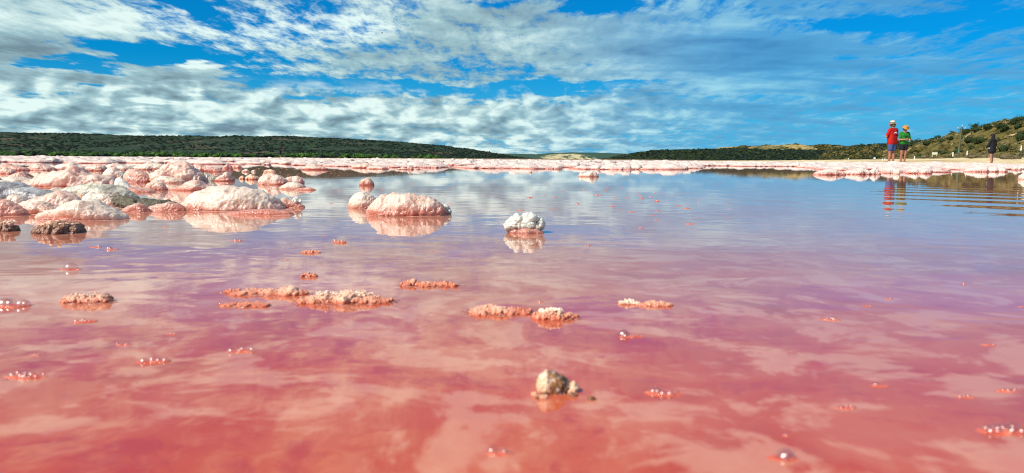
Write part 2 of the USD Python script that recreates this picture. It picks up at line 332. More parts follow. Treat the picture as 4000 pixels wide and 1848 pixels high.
# right: beach and scrub hill, one height function split at the foot of the slope
FY = np.array([-50, 0, 60, 120, 150, 200, 400, 800, 1300]); FX = np.array([50, 54, 66, 81, 88, 108, 189, 324, 480.])
KY = np.array([-50, 0, 100, 220, 270, 380, 520, 900, 1300]); KX = np.array([105, 108, 125, 148, 159, 205, 263, 394, 520.])
KH = np.array([10, 10, 11, 12.0, 9.6, 8.6, 10.6, 16.0, 17.])
SY = np.array([-50, 0, 30, 50, 60, 80, 130, 250, 500, 900, 1300]); SX = np.array([34, 34, 34, 30, 27, 24, 28, 48, 105, 185, 260.])   # water's edge
def right_z(X, Y):
    xs, xf, xc, hc = (np.interp(Y, a, b) for a, b in ((SY, SX), (FY, FX), (KY, KX), (KY, KH)))
    beach = np.clip((X - xs) / np.maximum(xf - xs, 5), -0.5, 1.4)
    z = -0.04 + 0.95 * np.clip(beach, -0.3, None) ** 1.0
    s = np.clip((X - xf) / (xc - xf), 0, 1)
    z = z + hc * (0.25 * s + 0.75 * sstep(s)) + 0.03 * np.maximum(X - xc, 0)
    P = np.stack([X, Y, 0 * X], -1)
    z = z + s ** 0.5 * (3.2 * (fbm(P / 18, 4, 31) - 0.5) + 1.4 * (fbm(P / 5, 3, 32) - 0.5)) + 0.22 * (fbm(P / 2.2, 3, 33) - 0.5) * sstep(beach / 0.4) * (1 + 2 * sstep((beach - 0.6) / 0.4))
    return z
gx = np.concatenate([np.linspace(10, 60, 110), np.linspace(60.8, 240, 230), np.linspace(242, 560, 100)])
gy = np.concatenate([np.linspace(-20, 70, 70), np.linspace(71.5, 420, 240), np.linspace(426, 1150, 90)])
rv, rf = grid_mesh(gx, gy, right_z)
cen = rv[rf].mean(1); on_hill = cen[:, 0] > np.interp(cen[:, 1], FY, FX); wet = rv[rf][:, :, 2].max(1) < -0.12


def sub(v, f, mask):
    t = trimesh.Trimesh(v, np.vstack([f[mask][:, [0, 1, 2]], f[mask][:, [0, 2, 3]]]), process=False); t.remove_unreferenced_vertices(); return t


gs = Graph(); p = gs.pos(); n = gs.noise(p, 0.9, 6, 0.65); nl = gs.noise(gs.v('multiply', p, (1, .3, 1)), 0.12, 3, 0.5)
c = gs.mix(gs.step(nl, 0.5, 0.68), gs.ramp(n, [(0.3, (0.36, 0.27, 0.14)), (0.6, (0.60, 0.49, 0.29))]), (0.30, 0.20, 0.10))
MAT_SAND = gs.make('beach_sand', gs('principled_bsdf', base_color=c, roughness=0.95, specular_ior_level=0.15, normal=(gs('bump', height=n, distance=0.15), 'normal')) + '.BSDF')
gh = Graph(); p = gh.pos(); x, y, z = gh.xyz(p); n = gh.noise(p, 0.45, 6, 0.65); n2 = gh.noise(gh.v('add', p, (9, 3, 1)), 0.075, 4, 0.6, 0.5)
c = gh.ramp(n, [(0.32, (0.045, 0.045, 0.012)), (0.48, (0.095, 0.080, 0.022)), (0.60, (0.15, 0.105, 0.032)), (0.72, (0.21, 0.145, 0.055))])
c = gh.mix(gh.step(gh.m('add', n2, gh.m('multiply', n, 0.3)), 0.73, 0.80), c, (0.45, 0.33, 0.17))
c = gh.mix(gh.step(n2, 0.42, 0.30), c, (0.035, 0.050, 0.012))
MAT_RHILL = gh.make('hill_scrub_ground', gh('principled_bsdf', base_color=c, roughness=0.95, specular_ior_level=0.1, normal=(gh('bump', height=n, distance=0.6), 'normal')) + '.BSDF')
tag(obj('beach', sub(rv, rf, ~on_hill & ~wet), MAT_SAND, smooth=True), 'pale sandy beach between the salt crust and the scrub hill', 'beach', kind='structure')
tag(obj('hill_right', sub(rv, rf, on_hill), MAT_RHILL, smooth=True), 'dry scrub hillside rising at the right', 'hill', kind='structure')
#==PART2==
def right_pt(x, y): return float(right_z(np.array([[x]]), np.array([[y]]))[0, 0])


def terrain_hit(px, py, d0=55.0, d1=900.0):     # where the view ray meets the beach or the hill
    d = ray(px, py); d = d / d[1]; last = d1
    Y = np.geomspace(d0, d1, 900); X = d[0] * Y; Z = EYE[2] + d[2] * Y
    hit = np.nonzero(right_z(X[None], Y[None])[0] >= Z)[0]
    k = hit[0] if len(hit) else len(Y) - 1
    return np.array([X[k], Y[k], right_pt(X[k], Y[k])])


# ------------------------------------------------------------------ vegetation
def leaf_bush(seed, leaves=260, w=1.0, h=0.8, leaf=0.11, upright=0.0):      # a dome of leaf-sized faces in uneven clumps over a dark inner mass
    r = np.random.default_rng(seed); V, F = [], []
    cl = r.normal(size=(9, 3)) * [0.30, 0.30, 0.16] * np.array([w, w, h]) + [0, 0, h * 0.48]
    for _ in range(leaves):
        c = cl[r.integers(9)]; u = r.normal(size=3); u /= np.linalg.norm(u)
        p = c + u * r.uniform(0.16, 0.30) * np.array([w, w, h * 0.95]); p[2] = max(p[2], 0.02)
        n = u + r.normal(size=3) * 0.5 + [0, 0, 0.4]; n /= np.linalg.norm(n)
        t = np.cross(n, r.normal(size=3)); t /= np.linalg.norm(t); b = np.cross(n, t); L = leaf * r.uniform(0.6, 1.4); k = len(V)
        V += [p - t * L * .5, p + b * L * .35, p + t * L * .6, p - b * L * .35]; F += [[k, k + 1, k + 2], [k, k + 2, k + 3]]
    core = trimesh.creation.icosphere(1); q = core.vertices * [0.36 * w, 0.36 * w, 0.36 * h] * (0.8 + 0.5 * vnoise(core.vertices * 2.1 + seed, seed))[:, None] + [0, 0, 0.36 * h]
    return np.vstack([np.array(V), q]), np.vstack([np.array(F), core.faces + len(V)])


def leaf_material(name, c0, c1, dry=None):
    g = Graph(); r = (g('object_info'), 'random'); i = (g('geometry'), 'random_per_island')
    c = g.mix(g.m('multiply_add', i, 0.6, g.m('multiply', r, 0.4)), c0, c1)
    a = g('principled_bsdf', base_color=c, roughness=0.7, specular_ior_level=0.2); b = g('translucent_bsdf', color=c)
    return g.make(name, g('mix_closure', fac=0.2, closure1=(a, 'BSDF'), closure2=(b, 'BSDF')) + '.closure')


MAT_LEAF = leaf_material('scrub_leaves', (0.018, 0.032, 0.008), (0.055, 0.075, 0.018))
MAT_OLIVE = leaf_material('olive_leaves', (0.085, 0.075, 0.018), (0.17, 0.13, 0.036))
MAT_DRY = leaf_material('dry_twigs', (0.12, 0.095, 0.05), (0.26, 0.21, 0.12))
MAT_BELT = leaf_material('thicket_leaves', (0.028, 0.085, 0.014), (0.10, 0.20, 0.03))
MAT_FARB = leaf_material('far_scrub_leaves', (0.011, 0.024, 0.016), (0.026, 0.046, 0.022))
MAT_WOOD = usdkit.material(stage, '/World/Looks/stem_wood', {'p': ('principled_bsdf', {'base_color': (0.09, 0.065, 0.04), 'roughness': 0.9})}, [], surface='p.BSDF')


def stem_mesh(seed, h=0.4, n=4):
    r = np.random.default_rng(seed); parts = []
    for k in range(n):
        a = r.uniform(0, 6.28); e = np.array([math.cos(a) * .22, math.sin(a) * .22, h * r.uniform(.8, 1.1)])
        parts.append(trimesh.creation.cylinder(radius=0.02, segment=[np.array([0, 0, -0.1]) + e * [.1, .1, 0], e], sections=6))
    return trimesh.util.concatenate(parts)


rng = np.random.default_rng(7)
bush_first = {}
BUSH = {'green': ('green_bush', MAT_LEAF, dict(w=1.0, h=0.85)), 'olive': ('olive_bush', MAT_OLIVE, dict(w=1.0, h=0.62, leaf=0.10)), 'dry': ('dry_bush', MAT_DRY, dict(w=1.0, h=0.6, leaf=0.075, leaves=320))}


def bush(kind, var, loc, size, label, group=None):
    nm, mat, kw = BUSH[kind]; key = (kind, var); rz = float(rng.uniform(0, 6.28)); sc = np.array([size, size, size * rng.uniform(0.8, 1.1)])
    if key not in bush_first:
        t = thing(nm, label, 'bush', loc, rz, group, sc)
        obj('foliage', leaf_bush(17 * var + len(kind), **kw), mat, t, smooth=False); obj('stems', stem_mesh(var + 3), MAT_WOOD, t)
        bush_first[key] = t; return t
    return copy_of(bush_first[key], nm, loc, rz, label, 'bush', group, sc)


# the bushes one can pick out on the right-hand hill: (x, foot y, width in pixels of the photo)
for i, (bx, by, bw, kind, lab) in enumerate([
        (3768, 527, 30, 'green', 'round dark bush on the skyline right beside the tall utility pole'),
        (3812, 516, 36, 'green', 'dark double-domed bush on the skyline second right of the utility pole'),
        (3858, 508, 38, 'green', 'long dark bush on the skyline above the hooded woman'),
        (3715, 548, 26, 'green', 'small dark bush on the skyline left of the tall utility pole'),
        (3680, 556, 26, 'green', 'low dark bush on the skyline above the pale sign board'),
        (3620, 572, 34, 'green', 'dark bush at the top of the slope between the two far poles'),
        (3830, 560, 44, 'green', 'largest green bush on the open slope left of the hooded woman'),
        (3784, 560, 42, 'green', 'wide green bush on the slope right of the tall pole, left of a larger one'),
        (3922, 516, 44, 'green', 'dark bush high on the slope right of the hooded woman'),
        (3985, 552, 44, 'green', 'green bush on the slope at the right edge of the picture'),
        (3960, 488, 40, 'green', 'dark bush on the skyline near the right edge'),
        (3992, 474, 40, 'green', 'topmost dark bush on the skyline at the right edge'),
        (3905, 500, 34, 'green', 'dark bush just under the skyline right of the hooded woman'),
        (3830, 593, 34, 'olive', 'olive bush low on the slope left of the hooded woman'),
        (3740, 578, 30, 'olive', 'olive bush on the slope behind the tall pole'),
        (3700, 583, 34, 'olive', 'olive bush on the slope left of the tall pole'),
        (3930, 622, 62, 'dry', 'broad grey twiggy bush at the beach edge right of the hooded woman'),
        (3968, 622, 50, 'dry', 'grey dry bush at the beach edge beside the right-hand white post'),
        (3800, 618, 44, 'dry', 'grey dry bush at the beach edge left of the hooded woman'),
        (3845, 617, 30, 'dry', 'dark dry clump at the beach edge just left of the hooded woman'),
        (3590, 596, 40, 'olive', 'olive bush on the bank left of the pale sign board'),
        (3545, 606, 34, 'olive', 'olive bush on the bank just right of the woman in green')]):
    q = terrain_hit(bx, by); bush(kind, i % 3, q - [0, 0, 0.15], bw * q[1] / F_PX, lab)
n_b = 0
while n_b < 130:                                # the smaller scrub between them
    Y = float(np.exp(rng.uniform(np.log(95), np.log(600)))); f = rng.uniform(0, 1.35)
    X = float(np.interp(Y, FY, FX) + f * (np.interp(Y, KY, KX) - np.interp(Y, FY, FX)))
    if X / Y > 0.72 or X / Y < 0.40: continue
    n_b += 1; k = rng.uniform(); kind = 'dry' if f < 0.12 else ('green' if k < 0.45 else 'olive')
    bush(kind, int(rng.integers(3)), (X, Y, right_pt(X, Y) - 0.12), float(rng.uniform(1.0, 2.4) * (1 if Y < 300 else 1.3)),
         {'green': 'dark green coastal bush on the right-hand hillside', 'olive': 'low olive-brown bush on the right-hand hillside', 'dry': 'small dry grey bush at the foot of the right-hand hillside'}[kind],
         {'green': 'green bushes scattered on the right-hand hill', 'olive': 'olive bushes scattered on the right-hand hill', 'dry': 'dry bushes along the foot of the right-hand hill'}[kind])


def scatter(path, zf, xr, yr, n, size, mats, seed, keep=None, protos=3, label='', cat='scrub', leaves=40, leaf=0.28, flat=0.75):
    r = np.random.default_rng(seed); X = r.uniform(*xr, n); Y = r.uniform(*yr, n)
    if keep is not None: m = keep(X, Y, r); X, Y = X[m], Y[m]
    Z = zf(X[None], Y[None])[0]; sc = r.uniform(*size, len(X)); S = np.stack([sc, sc, sc * r.uniform(flat * .7, flat * 1.3, len(X))], 1)
    pi = instancer(path, [(leaf_bush(seed * 5 + k, leaves=leaves, leaf=leaf), mats[k % len(mats)]) for k in range(protos)], np.stack([X, Y, Z - 0.08 * sc], 1), r.integers(0, protos, len(X)), S, r.uniform(0, 6.28, len(X)))
    tag(pi, label, cat, kind='stuff')


hill_keep = lambda X, Y, r: (X > np.interp(Y, FY, FX) - 1.0) & (X < np.interp(Y, KY, KX) + 25) & (X < 0.74 * Y) & (r.uniform(size=len(X)) < np.clip(150 / Y, 0.12, 0.7))
scatter('/World/hill_scrub', right_z, (66, 420), (90, 980), 80000, (0.35, 1.0), [MAT_OLIVE, MAT_LEAF, MAT_DRY, MAT_OLIVE], 5, hill_keep, 4, 'tussocks and low dry scrub covering the right-hand hillside', 'scrub', 22, 0.34)
scatter('/World/slope_scrub', right_z, (170, 460), (360, 1100), 5200, (1.6, 4.2), [MAT_LEAF, MAT_FARB, MAT_OLIVE], 15, lambda X, Y, r: (X > np.interp(Y, FY, FX) - 2) & (X < np.interp(Y, KY, KX) + 30), 3, 'dense dark scrub on the receding far end of the right-hand hill', 'scrub', 40, 0.3)
scatter('/World/shore_thicket', lambda X, Y: shore_z(X, Y) * 0 + 0.3, (-760, -40), (640, 900), 3800, (4.0, 9.0), [MAT_BELT, MAT_BELT, MAT_FARB], 6,
        lambda X, Y, r: r.uniform(size=len(X)) < np.clip((-X / Y - 0.10) * 2.6, 0, 1) ** 0.6 * np.clip(1.2 - (Y - 640) / 420, 0.2, 1), 3, 'bright green thicket along the far left shore', 'thicket', 70, 0.2)
scatter('/World/hillside_scrub', left_z, (-2000, 250), (1270, 2300), 12000, (3.0, 7.5), [MAT_FARB, MAT_FARB, MAT_FARB], 8, lambda X, Y, r: (X > -0.75 * Y) & (fbm(np.stack([X / 90, Y / 90, 0 * X], -1), 3, 12) > 0.40), 3, 'dark scrub dotting the long hill across the lake', 'scrub', 40, 0.3, 0.6)
scatter('/World/headland_scrub', dune_front_z, (150, 800), (900, 1180), 5200, (3.0, 8.0), [MAT_FARB, MAT_LEAF, MAT_FARB], 9, None, 3, 'dark scrub covering the low headland', 'scrub', 40, 0.3, 0.5)
scatter('/World/dune_scrub', dune_back_z, (420, 1000), (1380, 1560), 2600, (4.0, 9.0), [MAT_OLIVE, MAT_LEAF, MAT_OLIVE], 10, lambda X, Y, r: fbm(np.stack([X / 30, Y / 30, 0 * X], -1), 3, 13) > 0.50, 3, 'bushes dotting the pale dunes', 'scrub', 40, 0.3, 0.45)

# ------------------------------------------------------------------ posts, poles, signs
def plain(name, c, rough=0.6, **kw): return usdkit.material(stage, '/World/Looks/' + name, {'p': ('principled_bsdf', {'base_color': c, 'roughness': rough, **kw})}, [], surface='p.BSDF')


MAT_POLE = plain('weathered_pole', (0.075, 0.080, 0.040), 0.85); MAT_POLEFOOT = plain('green_pole_foot', (0.05, 0.13, 0.08), 0.8); MAT_STEEL = plain('grey_steel', (0.32, 0.33, 0.33), 0.5, metallic=0.6)
MAT_PORC = plain('porcelain', (0.55, 0.52, 0.45), 0.3); MAT_POST = plain('white_post_paint', (0.78, 0.74, 0.60), 0.7); MAT_SIGN = plain('pale_sign', (0.55, 0.55, 0.38), 0.6); MAT_WHITE = plain('white_sign', (0.78, 0.78, 0.76), 0.6)


def pole(px, top, foot, dist, label, lean=0.0, arm=2.4):
    base = at_y(px, foot, dist); base[2] = min(base[2], right_pt(base[0], base[1])) - 0.2; h = at_y(px, top, dist)[2] - base[2]
    t = thing('utility_pole', label, 'utility pole', base)
    tilt = lambda m: m.apply_transform(np.array([[1, 0, lean, 0], [0, 1, 0, 0], [0, 0, 1, 0], [0, 0, 0, 1.0]])) and m if False else trimesh.Trimesh(m.vertices + np.outer(m.vertices[:, 2], [lean, 0, 0]), m.faces, process=False)
    def cone(z0, z1, r0, r1): 
        m = trimesh.creation.revolve([[0, z0], [r0, z0], [r1, z1 - .02], [r1 * .8, z1], [0, z1]], sections=14); return m
    obj('shaft', tilt(cone(0.25 * h, h - 0.15, 0.22, 0.17)), MAT_POLE, t); obj('pole_foot', tilt(cone(-0.5, 0.25 * h, 0.25, 0.225)), MAT_POLEFOOT, t, label='dark green lower end of the pole')
    bx = trimesh.creation.box([arm, 0.12, 0.12]); bx.apply_translation([0, 0.16, h - 0.75]); obj('crossarm', tilt(bx), MAT_POLE, t)
    for q in (-arm / 2 + .12, arm / 2 - .12):
        m = trimesh.creation.revolve([[0, 0], [.03, 0], [.03, .22], [.10, .22], [.11, .30], [.07, .34], [.10, .38], [.09, .46], [0, .50]], sections=12); m.apply_translation([q, 0.16, h - 0.69]); obj('insulator', tilt(m), MAT_PORC, t)
        br = trimesh.creation.cylinder(radius=.03, segment=[[q * .62, .2, h - .8], [0, .1, h - 1.5]], sections=6); obj('brace', tilt(br), MAT_STEEL, t)
    m = trimesh.creation.revolve([[0, 0], [.03, 0], [.03, .2], [.1, .2], [.1, .34], [.08, .48], [0, .5]], sections=12); m.apply_translation([0, 0, h - .15]); obj('top_insulator', tilt(m), MAT_PORC, t)
    return base + np.array([lean * h, .16, h])


p_main = pole(3743, 493, 610, 190.0, 'tall leaning utility pole at the foot of the scrub hill, left of the hooded woman', 0.065, 2.0)
p_2 = pole(3594, 553, 620, 350.0, 'smaller utility pole right of the woman in green, beside the beach track', 0.03)
p_3 = pole(3658, 542, 598, 330.0, 'middle utility pole rising behind the pale sign board', 0.03)
for (wa, wb, lab) in ((p_main, p_2, 'thin overhead wire from the tall pole to the far pole beside the track'), (p_main, p_3, 'thin overhead wire from the tall pole to the pole behind the sign')):
    tt = np.linspace(0, 1, 25)[:, None]; pts = wa * (1 - tt) + wb * tt - np.array([0, 0, 1]) * (4 * 2.6 * tt * (1 - tt)) - [0, 0, .2]
    segs = trimesh.util.concatenate([trimesh.creation.cylinder(radius=.012, segment=[pts[i], pts[i + 1]], sections=4) for i in range(24)])
    tag(obj('overhead_wire', segs, MAT_STEEL), lab, 'wire')
for (px_, y0, y1, lab) in ((3722, 595, 615, 'white wooden post just left of the tall pole'), (3777.6, 590, 608, 'white wooden post just right of the tall pole'), (3988, 570.6, 595, 'white wooden post near the right edge above the dry bushes'),
                           (3572, 609, 621, 'white post at the beach edge right of the woman in green'), (3447, 620, 626, 'small far white post left of the man in red, leftmost of three'),
                           (3456, 620, 626, 'small far white post left of the man in red, middle of three'), (3486, 617, 627, 'white post seen between the man in red and the woman in green')):
    q = terrain_hit(px_, y1); h = (y1 - y0) * q[1] / F_PX; r = max(0.055, 2.1 * q[1] / F_PX)
    t = thing('marker_post', lab, 'post', q - [0, 0, .1])
    obj('shaft', trimesh.creation.revolve([[0, -.2], [r, -.2], [r * .95, h], [0, h]], sections=10), MAT_POST, t); obj('post_cap', trimesh.creation.revolve([[0, h + .003], [r * 1.12, h + .003], [r * 1.1, h + .05], [0, h + .1]], sections=10), MAT_POST, t)


def sign(x0, x1, y0, y1, foot, mat, label, legs):
    q = terrain_hit((x0 + x1) / 2, foot); k = q[1] / F_PX; w = (x1 - x0) * k; zt = (foot - y0) * k; zb = (foot - y1) * k
    t = thing('sign_board', label, 'sign', q - [0, 0, .05], -0.35)
    b = trimesh.creation.box([w, .05, zt - zb]); b.apply_translation([0, 0, (zt + zb) / 2]); obj('panel', b, mat, t)
    
    for z in (zt + .032, zb - .032): obj('rail', trimesh.creation.box([w + .08, .07, .06], transform=trimesh.transformations.translation_matrix([0, 0, z])), MAT_POLE, t)
    for u in legs: obj('leg', trimesh.creation.cylinder(radius=.05, segment=[[u * w, .06, -.2], [u * w, .06, zt]], sections=8), MAT_POST, t)


sign(3641, 3660, 595, 604, 612, MAT_SIGN, 'pale yellow-green sign board on two legs at the foot of the hill', (-.42, .42))
sign(3413, 3419, 614, 620, 625, MAT_WHITE, 'small white sign on a post left of the man in red', (0.0,))
sign(3312, 3316, 618, 621, 626, MAT_WHITE, 'tiny far white sign at the end of the beach', (0.0,))
for px_, lab in ((2995, 'thin far power pole standing against the dark headland, left one'), (3200, 'thin far power pole standing against the dark headland, right one')):
    b = at_y(px_, 622, 840.0); b[2] = 0.2; t = thing('power_pole', lab, 'utility pole', b)
    obj('shaft', trimesh.creation.cylinder(radius=.16, segment=[[0, 0, -1], [0, 0, 7.6]], sections=8), MAT_POLE, t); obj('crossarm', trimesh.creation.box([2.0, .15, .15], transform=trimesh.transformations.translation_matrix([0, .2, 7.1])), MAT_POLE, t)
#==PART3==
# ------------------------------------------------------------------ salt
def salt_material(name, wet, mid, top, z0, z1, grain=170.0, bump=0.0022, rough=0.32, sss=0.0, grey=None, spec=0.5, speck=1.0):
    g = Graph(); p = g.pos(); x, y, z = g.xyz(p)
    n = g.noise(p, 22.0, 4, 0.6); nb = g.noise(g.v('add', p, (5, 2, 8)), 7.0, 3, 0.55)
    t = g.m('multiply_add', g.m('subtract', nb, 0.5), 0.95, g.m('multiply_add', g.m('subtract', n, 0.5), 0.35, g.lin(z, z0, z1)))
    c = g.ramp(g.m('maximum', t, 0.0), [(0.0, wet), (0.22, mid), (0.62, top), (1.0, tuple(min(1, 1.06 * q) for q in top))])
    if grey: c = g.mix(g.step(g.noise(p, 14.0, 4, 0.65), 0.44, 0.58), c, grey)
    vo = g('voronoi_texture', vector=p, scale=grain, feature='f1'); vo2 = g('voronoi_texture', vector=p, scale=grain * 2.6, feature='f1')
    h = g.m('add', g.m('multiply', (vo, 'distance'), -1.0), g.m('multiply', (vo2, 'distance'), -0.45))
    h = g.m('add', h, g.m('multiply', g.noise(p, 60.0, 3, 0.6), 1.6))
    sp = g.xyz((vo2, 'color'))[0]; c = g.mix(g.m('multiply', g.step(sp, 0.70, 0.95), 0.30 * speck), c, (0.92, 0.88, 0.82)); c = g.mix(g.m('multiply', g.step(sp, 0.22, 0.05), 0.12 * speck), c, wet)  # white specks paint crystal glints into the salt colour
    b = g('principled_bsdf', base_color=c, roughness=g.step(sp, 0.6, 0.95, rough, 0.12), ior=1.54, specular_ior_level=spec, normal=(g('bump', height=h, distance=bump, strength=0.9), 'normal'), subsurface_weight=sss, subsurface_scale=0.02, subsurface_radius=(1.0, 0.45, 0.35))
    return g.make(name, b + '.BSDF')


S_PINK = salt_material('pink_salt_foam', (0.40, 0.11, 0.070), (0.52, 0.215, 0.155), (0.585, 0.385, 0.305), 0.0, 0.045, bump=0.0015, sss=0.38, speck=0.55)
S_ROSE = salt_material('rose_salt_foam', (0.42, 0.11, 0.070), (0.50, 0.185, 0.135), (0.57, 0.31, 0.24), 0.0, 0.05, bump=0.0015, sss=0.38, speck=0.55)
S_PALE = salt_material('pale_salt_foam', (0.44, 0.16, 0.11), (0.55, 0.31, 0.23), (0.62, 0.475, 0.38), 0.0, 0.040, bump=0.0015, sss=0.38, speck=0.55)
S_CREAM = salt_material('cream_salt_crust', (0.50, 0.30, 0.20), (0.40, 0.30, 0.22), (0.54, 0.46, 0.33), 0.002, 0.05, grey=(0.33, 0.31, 0.25), bump=0.0014, sss=0.3)
S_GREY = salt_material('grey_salt_slab', (0.26, 0.20, 0.18), (0.27, 0.25, 0.25), (0.42, 0.40, 0.39), 0.0, 0.05, grey=(0.215, 0.20, 0.20), rough=0.3, bump=0.0014)
S_WHITE = salt_material('white_salt_crystal', (0.55, 0.22, 0.14), (0.64, 0.54, 0.42), (0.74, 0.69, 0.56), 0.002, 0.014, grain=240, bump=0.001, rough=0.28, sss=0.5, spec=0.4)
S_BROWN = salt_material('brown_crust', (0.12, 0.040, 0.018), (0.19, 0.066, 0.024), (0.28, 0.125, 0.058), -0.002, 0.034, grain=300, bump=0.0015, rough=0.3)
S_WEED = salt_material('rotting_weed', (0.022, 0.013, 0.004), (0.042, 0.028, 0.008), (0.075, 0.055, 0.016), 0.0, 0.03, grain=420, bump=0.002, rough=0.5)
S_CRUMB = salt_material('orange_pink_grains', (0.38, 0.065, 0.032), (0.54, 0.155, 0.078), (0.68, 0.39, 0.265), -0.001, 0.012, grain=420, bump=0.0006, rough=0.4, spec=0.3, speck=0.3)
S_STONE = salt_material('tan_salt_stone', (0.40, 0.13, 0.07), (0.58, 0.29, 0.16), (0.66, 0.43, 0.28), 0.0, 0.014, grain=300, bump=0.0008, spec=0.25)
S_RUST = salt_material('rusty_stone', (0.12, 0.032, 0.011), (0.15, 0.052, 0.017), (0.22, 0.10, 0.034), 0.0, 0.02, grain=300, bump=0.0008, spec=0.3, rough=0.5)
S_FRINGE = salt_material('pink_scum', (0.40, 0.13, 0.085), (0.44, 0.17, 0.12), (0.52, 0.30, 0.23), -0.004, 0.01, grain=200, bump=0.001)
S_CAP = salt_material('pale_crust_cap', (0.52, 0.22, 0.13), (0.66, 0.43, 0.29), (0.76, 0.61, 0.45), 0.0, 0.010, grain=420, bump=0.0006, spec=0.3)
S_STAIN = salt_material('brine_stained_foam', (0.30, 0.065, 0.032), (0.36, 0.10, 0.055), (0.45, 0.19, 0.12), 0.0, 0.03, grain=150, rough=0.4)
S_BAND = salt_material('far_salt_lumps', (0.40, 0.10, 0.07), (0.50, 0.23, 0.18), (0.61, 0.475, 0.41), 0.0, 0.06, grain=60, bump=0.006, rough=0.45)


def billow(p, seed, oct=3): return sum(0.5 ** o * np.abs(2 * vnoise(p * 2 ** o + 11.3 * o, seed + o) - 1) for o in range(oct)) / (2 - 0.5 ** (oct - 1))


def mound_mesh(w, dep, h, seed, prof=None, nx=64, nt=30, lump=1.0, lip=0.16, sink=0.012):
    """A foam mound as a loft across its width: width w, half depth dep, height h; prof: (place -1..1, height 0..1) points of its skyline."""
    r = np.random.default_rng(seed)
    if prof is None:
        c = r.uniform(-0.35, 0.35); prof = [(-1, .18), (-.8, .45), (c - .35, .8 + r.uniform(-.12, .12)), (c, 1), (c + .3, .8 + r.uniform(-.15, .12)), (.82, .42), (1, .15)]
    pu, ph = np.array(sorted(prof)).T
    u = np.sin(np.linspace(-np.pi / 2, np.pi / 2, nx)) * 0.75 + np.linspace(-1, 1, nx) * 0.25
    k = np.interp(u, pu, ph); k = np.convolve(np.pad(k, 2, 'edge'), [.1, .2, .4, .2, .1], 'valid')
    end = np.clip(1 - np.abs(u) ** 6, 0, 1) ** 0.5
    H = np.maximum(h * k * (0.25 + 0.75 * end), 0.002); D = dep * np.clip(1 - np.abs(u) ** 2.6, 0, 1) ** 0.5 * (0.8 + 0.4 * vnoise(np.stack([u * 2.2, u * 0, u * 0], -1) + seed, seed)) + 1e-4
    yo = 0.25 * dep * (vnoise(np.stack([u * 1.6 + 40, u * 0, u * 0], -1) + seed, seed + 5) - 0.5)
    th = np.linspace(-0.62, np.pi + 0.62, nt); c, sn = np.cos(th), np.sin(th)
    cz = lip * H[:, None]
    z = np.where(sn[None] >= 0, cz + (H[:, None] - cz) * np.abs(sn[None]) ** 0.85, cz + (cz + sink) * 1.75 * sn[None])
    y = yo[:, None] - D[:, None] * np.sign(c[None]) * np.abs(c[None]) ** 0.8 * (1 + 0.12 * np.minimum(sn[None], 0))
    x = np.repeat(u[:, None] * w / 2, nt, 1)
    v = np.stack([x, y, z], -1).reshape(-1, 3)
    i = (np.arange(nx - 1)[:, None] * nt + np.arange(nt - 1)).ravel()
    f = np.stack([i, i + 1, i + nt + 1, i + nt], 1)
    t = trimesh.Trimesh(v, np.vstack([f[:, [0, 1, 2]], f[:, [0, 2, 3]]]), process=False)
    n = t.vertex_normals; L = max(min(w, 2 * dep, 4 * h), 0.02)
    off = (billow(v / (0.40 * L) + seed * 3.1, seed, 3) - 0.42) * 0.40 * min(h, L * .5) + (billow(v / (0.11 * L) + seed * 1.7, seed + 9, 2) - 0.4) * 0.17 * min(h, L * .5) + (billow(v / (0.045 * L) + seed, seed + 3, 2) - .4) * 0.085 * min(h, L * .5)
    return trimesh.Trimesh(v + n * off[:, None] * lump, t.faces[:, ::-1], process=False)


def fix(t):                                     # outward faces
    if np.einsum('ij,ij->', t.triangles_center - t.triangles_center.mean(0) * [1, 1, 0], t.face_normals * t.area_faces[:, None]) < 0: t.invert()
    return t


def grains(w, dep, h, seed, n=160, size=(0.0025, 0.006), prof=None, sub=1):      # a broken crust: low uneven mounds strung along a line, beaded with grains of all sizes, strays at the edge
    r = np.random.default_rng(seed + 1); V, F, k = [], [], 0
    pu, ph = np.array(sorted(prof or [(-1, .3), (-.2, 1), (.4, .8), (1, .2)])).T; hh = max(0.72 * h, h - 1.2 * size[1])
    for j in range(9):
        u = -0.86 + 1.72 * j / 8 + r.uniform(-.07, .07); q = np.interp(u, pu, ph) * r.uniform(.65, 1.1)
        m = mound_mesh(w * r.uniform(.18, .36), dep * r.uniform(.40, .85), hh * q + 1e-3, seed * 3 + j, None, 30, 16, 1.9, 0.05, .004); v = m.vertices + [u * w * .46, r.uniform(-.4, .4) * dep, 0]
        V.append(v); F.append(m.faces + k); k += len(v)
    base = np.vstack(V); pick = base[base[:, 2] > 0.0005][:]; pick = pick[r.integers(0, len(pick), n)]
    b1, b2 = trimesh.creation.icosphere(1), trimesh.creation.icosphere(0)
    for i, p in enumerate(pick):
        s_ = size[0] * .35 + (size[1] * 0.50 - size[0] * .30) * r.uniform() ** 4.5; ball_ = b1 if s_ > size[0] else b2
        if i % 9 == 0: p = np.array([p[0] * r.uniform(.95, 1.15), p[1] + r.normal() * dep * .35, 0.0]); s_ *= .7
        q = ball_.vertices @ np.linalg.qr(r.normal(size=(3, 3)))[0] * s_ * r.uniform(.6, 1.35, 3) + p + r.normal(size=3) * s_ * .25
        V.append(q); F.append(ball_.faces + k); k += len(q)
    return np.vstack(V), np.vstack(F)


